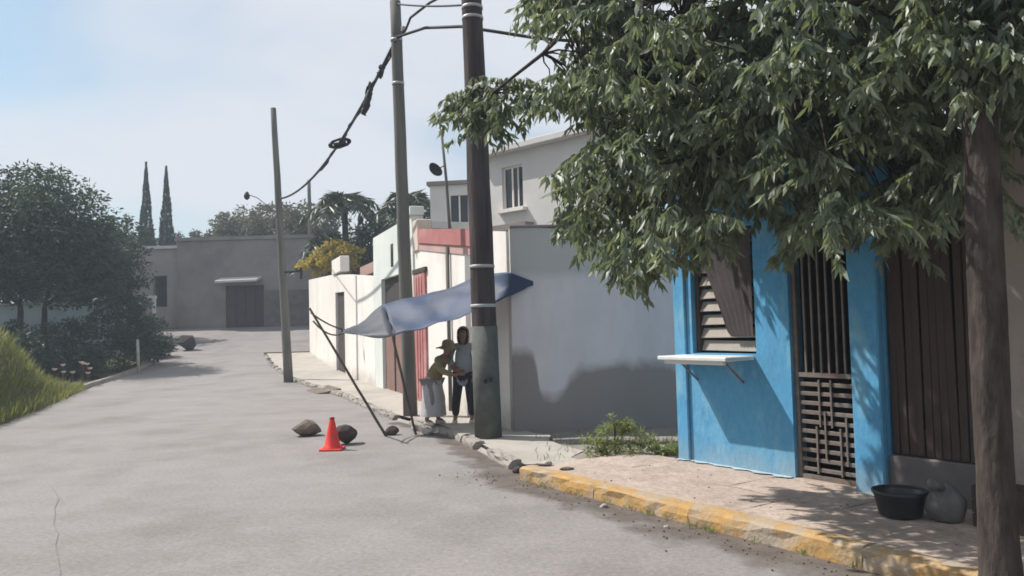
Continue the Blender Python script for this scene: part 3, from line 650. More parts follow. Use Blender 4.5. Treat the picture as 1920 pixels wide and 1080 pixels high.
ph = thing('pale_green_house', 'tall pale green house front with a brown door, just beyond the leaning pole', 'house', UF(8.5, 0, 0.05))
pus = [-10.45, -9.45, -7.15, -6.0]; wall_grid(WF, pus, [0.0, 0.08, 2.85, 4.02], {(1, 1)}, -0.25, 0.0).build('wall', M['palegreen'], ph)
mb = MB(); ubox(mb, 5.95, 6.25, -0.26, 0.05, 4.025, 4.22); link('pier_cap', soft(mb.mesh('pier_cap', M['palegreen']), 0.015), ph)
mb = MB(); ubox(mb, 7.16, 9.44, -0.14, -0.08, 0.085, 2.18); dd = mb.build('door', M['pinkdoor'], ph)
mb = MB(); ubox(mb, 8.27, 8.33, -0.079, -0.055, 0.09, 2.17); mb.build('door_stile', M['darkdoor'], dd)
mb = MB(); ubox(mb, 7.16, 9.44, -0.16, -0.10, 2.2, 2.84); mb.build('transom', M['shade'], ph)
mb = MB(); ubox(mb, 7.95, 8.2, -0.02, 0.012, 3.08, 3.62); mb.build('slit_window', M['glass'], ph)
mb = MB(); ubox(mb, 6.0, 10.4, -4, -0.26, 3.6, 3.75); mb.build('roof', M['greyblock'], ph)
mb = MB(); ubox(mb, 10.25, 10.44, -4, -0.255, 0.0, 3.9); mb.build('side_wall', M['palegreen'], ph)
mb = MB(); ubox(mb, 6.0, 6.15, -4, -0.255, 0.0, 3.9); mb.build('side_wall', M['palegreen'], ph)

fh = thing('low_white_house', 'long low white house with a dark door and pink roof edge up the street', 'house', UF(18, 0, 0.05))
def seg(s0, s1, zt0, zt1, m='white'): me = sloped_wall(s0, s1, 0.25, -0.05, zt0, zt1); me.materials[0] = M[m]; return link('wall', me, fh)
seg(10.47, 15.55, 3.0, 3.40); seg(17.55, 25.6, 3.55, 3.85)
me = sloped_wall(15.56, 17.54, 0.2, 2.87 - zg(27), 3.4, 3.52, 2); link('lintel', me, fh)
mb = MB(); ubox(mb, 15.57, 17.53, -0.16, -0.08, 0.08, 2.9); dd = mb.build('door', M['darkdoor'], fh)
mb = MB(); ubox(mb, 15.9, 17.9, -0.24, 0.06, 3.53, 4.05); link('pier', soft(mb.mesh('pier', M['white']), 0.02), fh)
mb = MB(); ubox(mb, 10.6, 15.4, -1.6, -0.5, 3.3, 3.62); mb.build('roof_edge', M['roofpink'], fh)
mb = MB(); ubox(mb, 10.5, 25.5, -4, -0.3, 2.9, 3.05); mb.build('roof', M['greyblock'], fh)
mb = MB(); ubox(mb, 25.4, 25.62, -4, -0.26, 0.3, 3.7); mb.build('end_wall', M['white'], fh)
mb = MB(); ubox(mb, 11.9, 13.2, 0.002, 0.03, 1.25, 2.35); wn = mb.build('window', M['glass'], fh) if False else None

# ---- upper white house behind the grey wall
UH = Frame((-0.45, 17.05), (0.71, -0.70))
uh = thing('two_storey_house', 'off-white two-storey house with a dark three-pane window above the grey wall', 'house', (1, 16.5, 0))
wall_grid(UH, [-0.1, 0.42, 1.02, 3.9], [0, 4.02, 4.92, 5.2], {(1, 1)}, -0.22, 0.0).build('wall', M['offwhite'], uh)
mb = MB(); UH.box(mb, -0.3, 4.05, -4.0, 0.22, 5.203, 5.33); link('roof_slab', soft(mb.mesh('roof_slab', M['offwhite']), 0.01), uh)
mb = MB(); UH.box(mb, -0.1, 0.1, -3.9, -0.222, 0, 5.2); mb.build('side_wall', M['offwhite'], uh)
wn = MB()
for (a0, a1, z0, z1) in ((0.423, 0.46, 4.022, 4.918), (0.98, 1.018, 4.022, 4.918), (0.461, 0.979, 4.022, 4.06), (0.461, 0.979, 4.88, 4.918), (0.66, 0.70, 4.061, 4.879), (0.83, 0.855, 4.061, 4.879)): UH.box(wn, a0, a1, -0.1, -0.05, z0, z1)
wno = wn.build('window', M['white'], uh)
for (a0, a1) in ((0.461, 0.659), (0.701, 0.829), (0.856, 0.979)):
    mb = MB(); UH.box(mb, a0, a1, -0.085, -0.075, 4.062, 4.878); mb.build('pane', M['glass'], wno)
mb = MB(); UH.box(mb, 0.32, 1.12, 0.002, 0.12, 3.95, 4.018); mb.build('sill', M['white'], wno)
mb = MB(); UH.box(mb, 0.0, 1.3, 0.002, 0.25, 3.55, 3.68); mb.build('ledge', M['greyblock'], uh)

sb = thing('small_block_house', 'small grey-white flat-roofed upper room with dark window behind the red band', 'house', (-1.5, 22.5, 0))
SF = Frame((-2.22, 22.2), (1, -0.12))
wall_grid(SF, [0.0, 0.58, 1.06, 1.9], [0, 4.45, 5.25, 5.55], {(1, 1)}, -0.2, 0).build('wall', M['offwhite'], sb)
mb = MB(); SF.box(mb, -0.08, 2.0, -3.0, 0.08, 5.553, 5.66); mb.build('roof_slab', M['greyblock'], sb)
mb = MB(); SF.box(mb, 0.0, 0.2, -3, -0.202, 0, 5.55); mb.build('side_wall', M['offwhite'], sb)
mb = MB(); SF.box(mb, 0.583, 1.057, -0.1, -0.08, 4.453, 5.247); wno = mb.build('window_pane', M['glass'], sb)
mb = MB(); SF.box(mb, 0.80, 0.84, -0.079, -0.04, 4.454, 5.246); mb.build('mullion', M['white'], wno)

# ---- grey building closing the street
fb = thing('grey_building', 'long grey unpainted building with a dark doorway and pale awning closing the street', 'building', (-15, 45.5, 1.8))
FF = Frame((-19.1, 45.6), (1, 0.0))
wall_grid(FF, [0.0, 2.75, 4.95, 7.9], [1.5, 1.7, 4.28, 6.9], {(1, 1)}, -0.3, 0).build('wall', M['greyblock'], fb)
mb = MB(); FF.box(mb, 0.0, 7.9, -8, -7.7, 1.5, 6.9); mb.build('back_wall', M['greyblock'], fb)
mb = MB(); FF.box(mb, 0.0, 0.3, -7.7, -0.302, 1.5, 6.9); mb.build('side_wall', M['greyblock'], fb)
mb = MB(); FF.box(mb, 7.6, 7.9, -7.7, -0.302, 1.5, 6.9); mb.build('side_wall', M['greyblock'], fb)
mb = MB(); FF.box(mb, -0.1, 8.0, -8, 0.1, 6.903, 7.1); mb.build('roof', M['greyblock'], fb)
mb = MB(); FF.box(mb, 2.77, 4.93, -0.2, -0.14, 1.72, 4.26); dd = mb.build('door', M['darkdoor'], fb)
for s_ in (3.3, 3.85, 4.4):
    mb = MB(); FF.box(mb, s_ - 0.03, s_ + 0.03, -0.139, -0.11, 1.75, 4.2); mb.build('door_rib', M['wood'], dd)
mb = MB(); P = [FF.p(2.5, 0.002, 4.62), FF.p(4.85, 0.002, 4.66), FF.p(4.85, 1.0, 4.46), FF.p(2.5, 1.0, 4.40)]
mb.box(P[0], P[1] - P[0], P[3] - P[0], Vector((0, 0, 0.12))); mb.build('awning', M['offwhite'], fb)
mb = MB(); FF.box(mb, 4.96, 7.88, 0.002, 0.12, 1.6, 3.95); mb.build('rough_lower_wall', M['plinth'], fb)
ab = thing('annex_building', 'lower mauve-grey annex with a dark arched opening beside the grey building', 'building', (-20.5, 46, 1.8))
AF = Frame((-23.5, 46.2), (1, 0.0))
M['annex'] = mat('mauve_render', (0.36, 0.32, 0.315), (0.28, 0.25, 0.25), 0.8, 0.92, 0.2, 20, 0.15)
wall_grid(AF, [0.0, 2.75, 3.55, 4.3], [1.5, 3.2, 5.0, 6.55], {(1, 1)}, -0.3, 0).build('wall', M['annex'], ab)
mb = MB(); AF.box(mb, -0.1, 4.3, -6, 0.15, 6.553, 6.72); mb.build('roof', M['offwhite'], ab)
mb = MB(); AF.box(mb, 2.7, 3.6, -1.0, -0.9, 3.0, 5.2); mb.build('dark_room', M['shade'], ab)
mb = MB()
arch = [AF.p(3.15 + 0.4 * math.cos(t), -0.15, 5.0 + 0.001 + 0.3 * math.sin(t)) for t in [math.pi * k / 10 for k in range(11)]]
mb.tube(arch, 0.06, 6); mb.build('arch_trim', M['greyblock'], ab)

gp = thing('gate_frame', 'pale square gate frame at the left roadside before the annex', 'gate', (-18.3, 41, zg(41)))
for x in (-19.1, -18.35):
    mb = MB(); mb.abox(x - 0.07, x + 0.07, 40.9, 41.04, zg(41) - 0.1, 3.45); mb.build('post', M['offwhite'], gp)
mb = MB(); mb.abox(-19.2, -18.25, 40.88, 41.06, 3.452, 3.6); mb.build('lintel', M['offwhite'], gp)

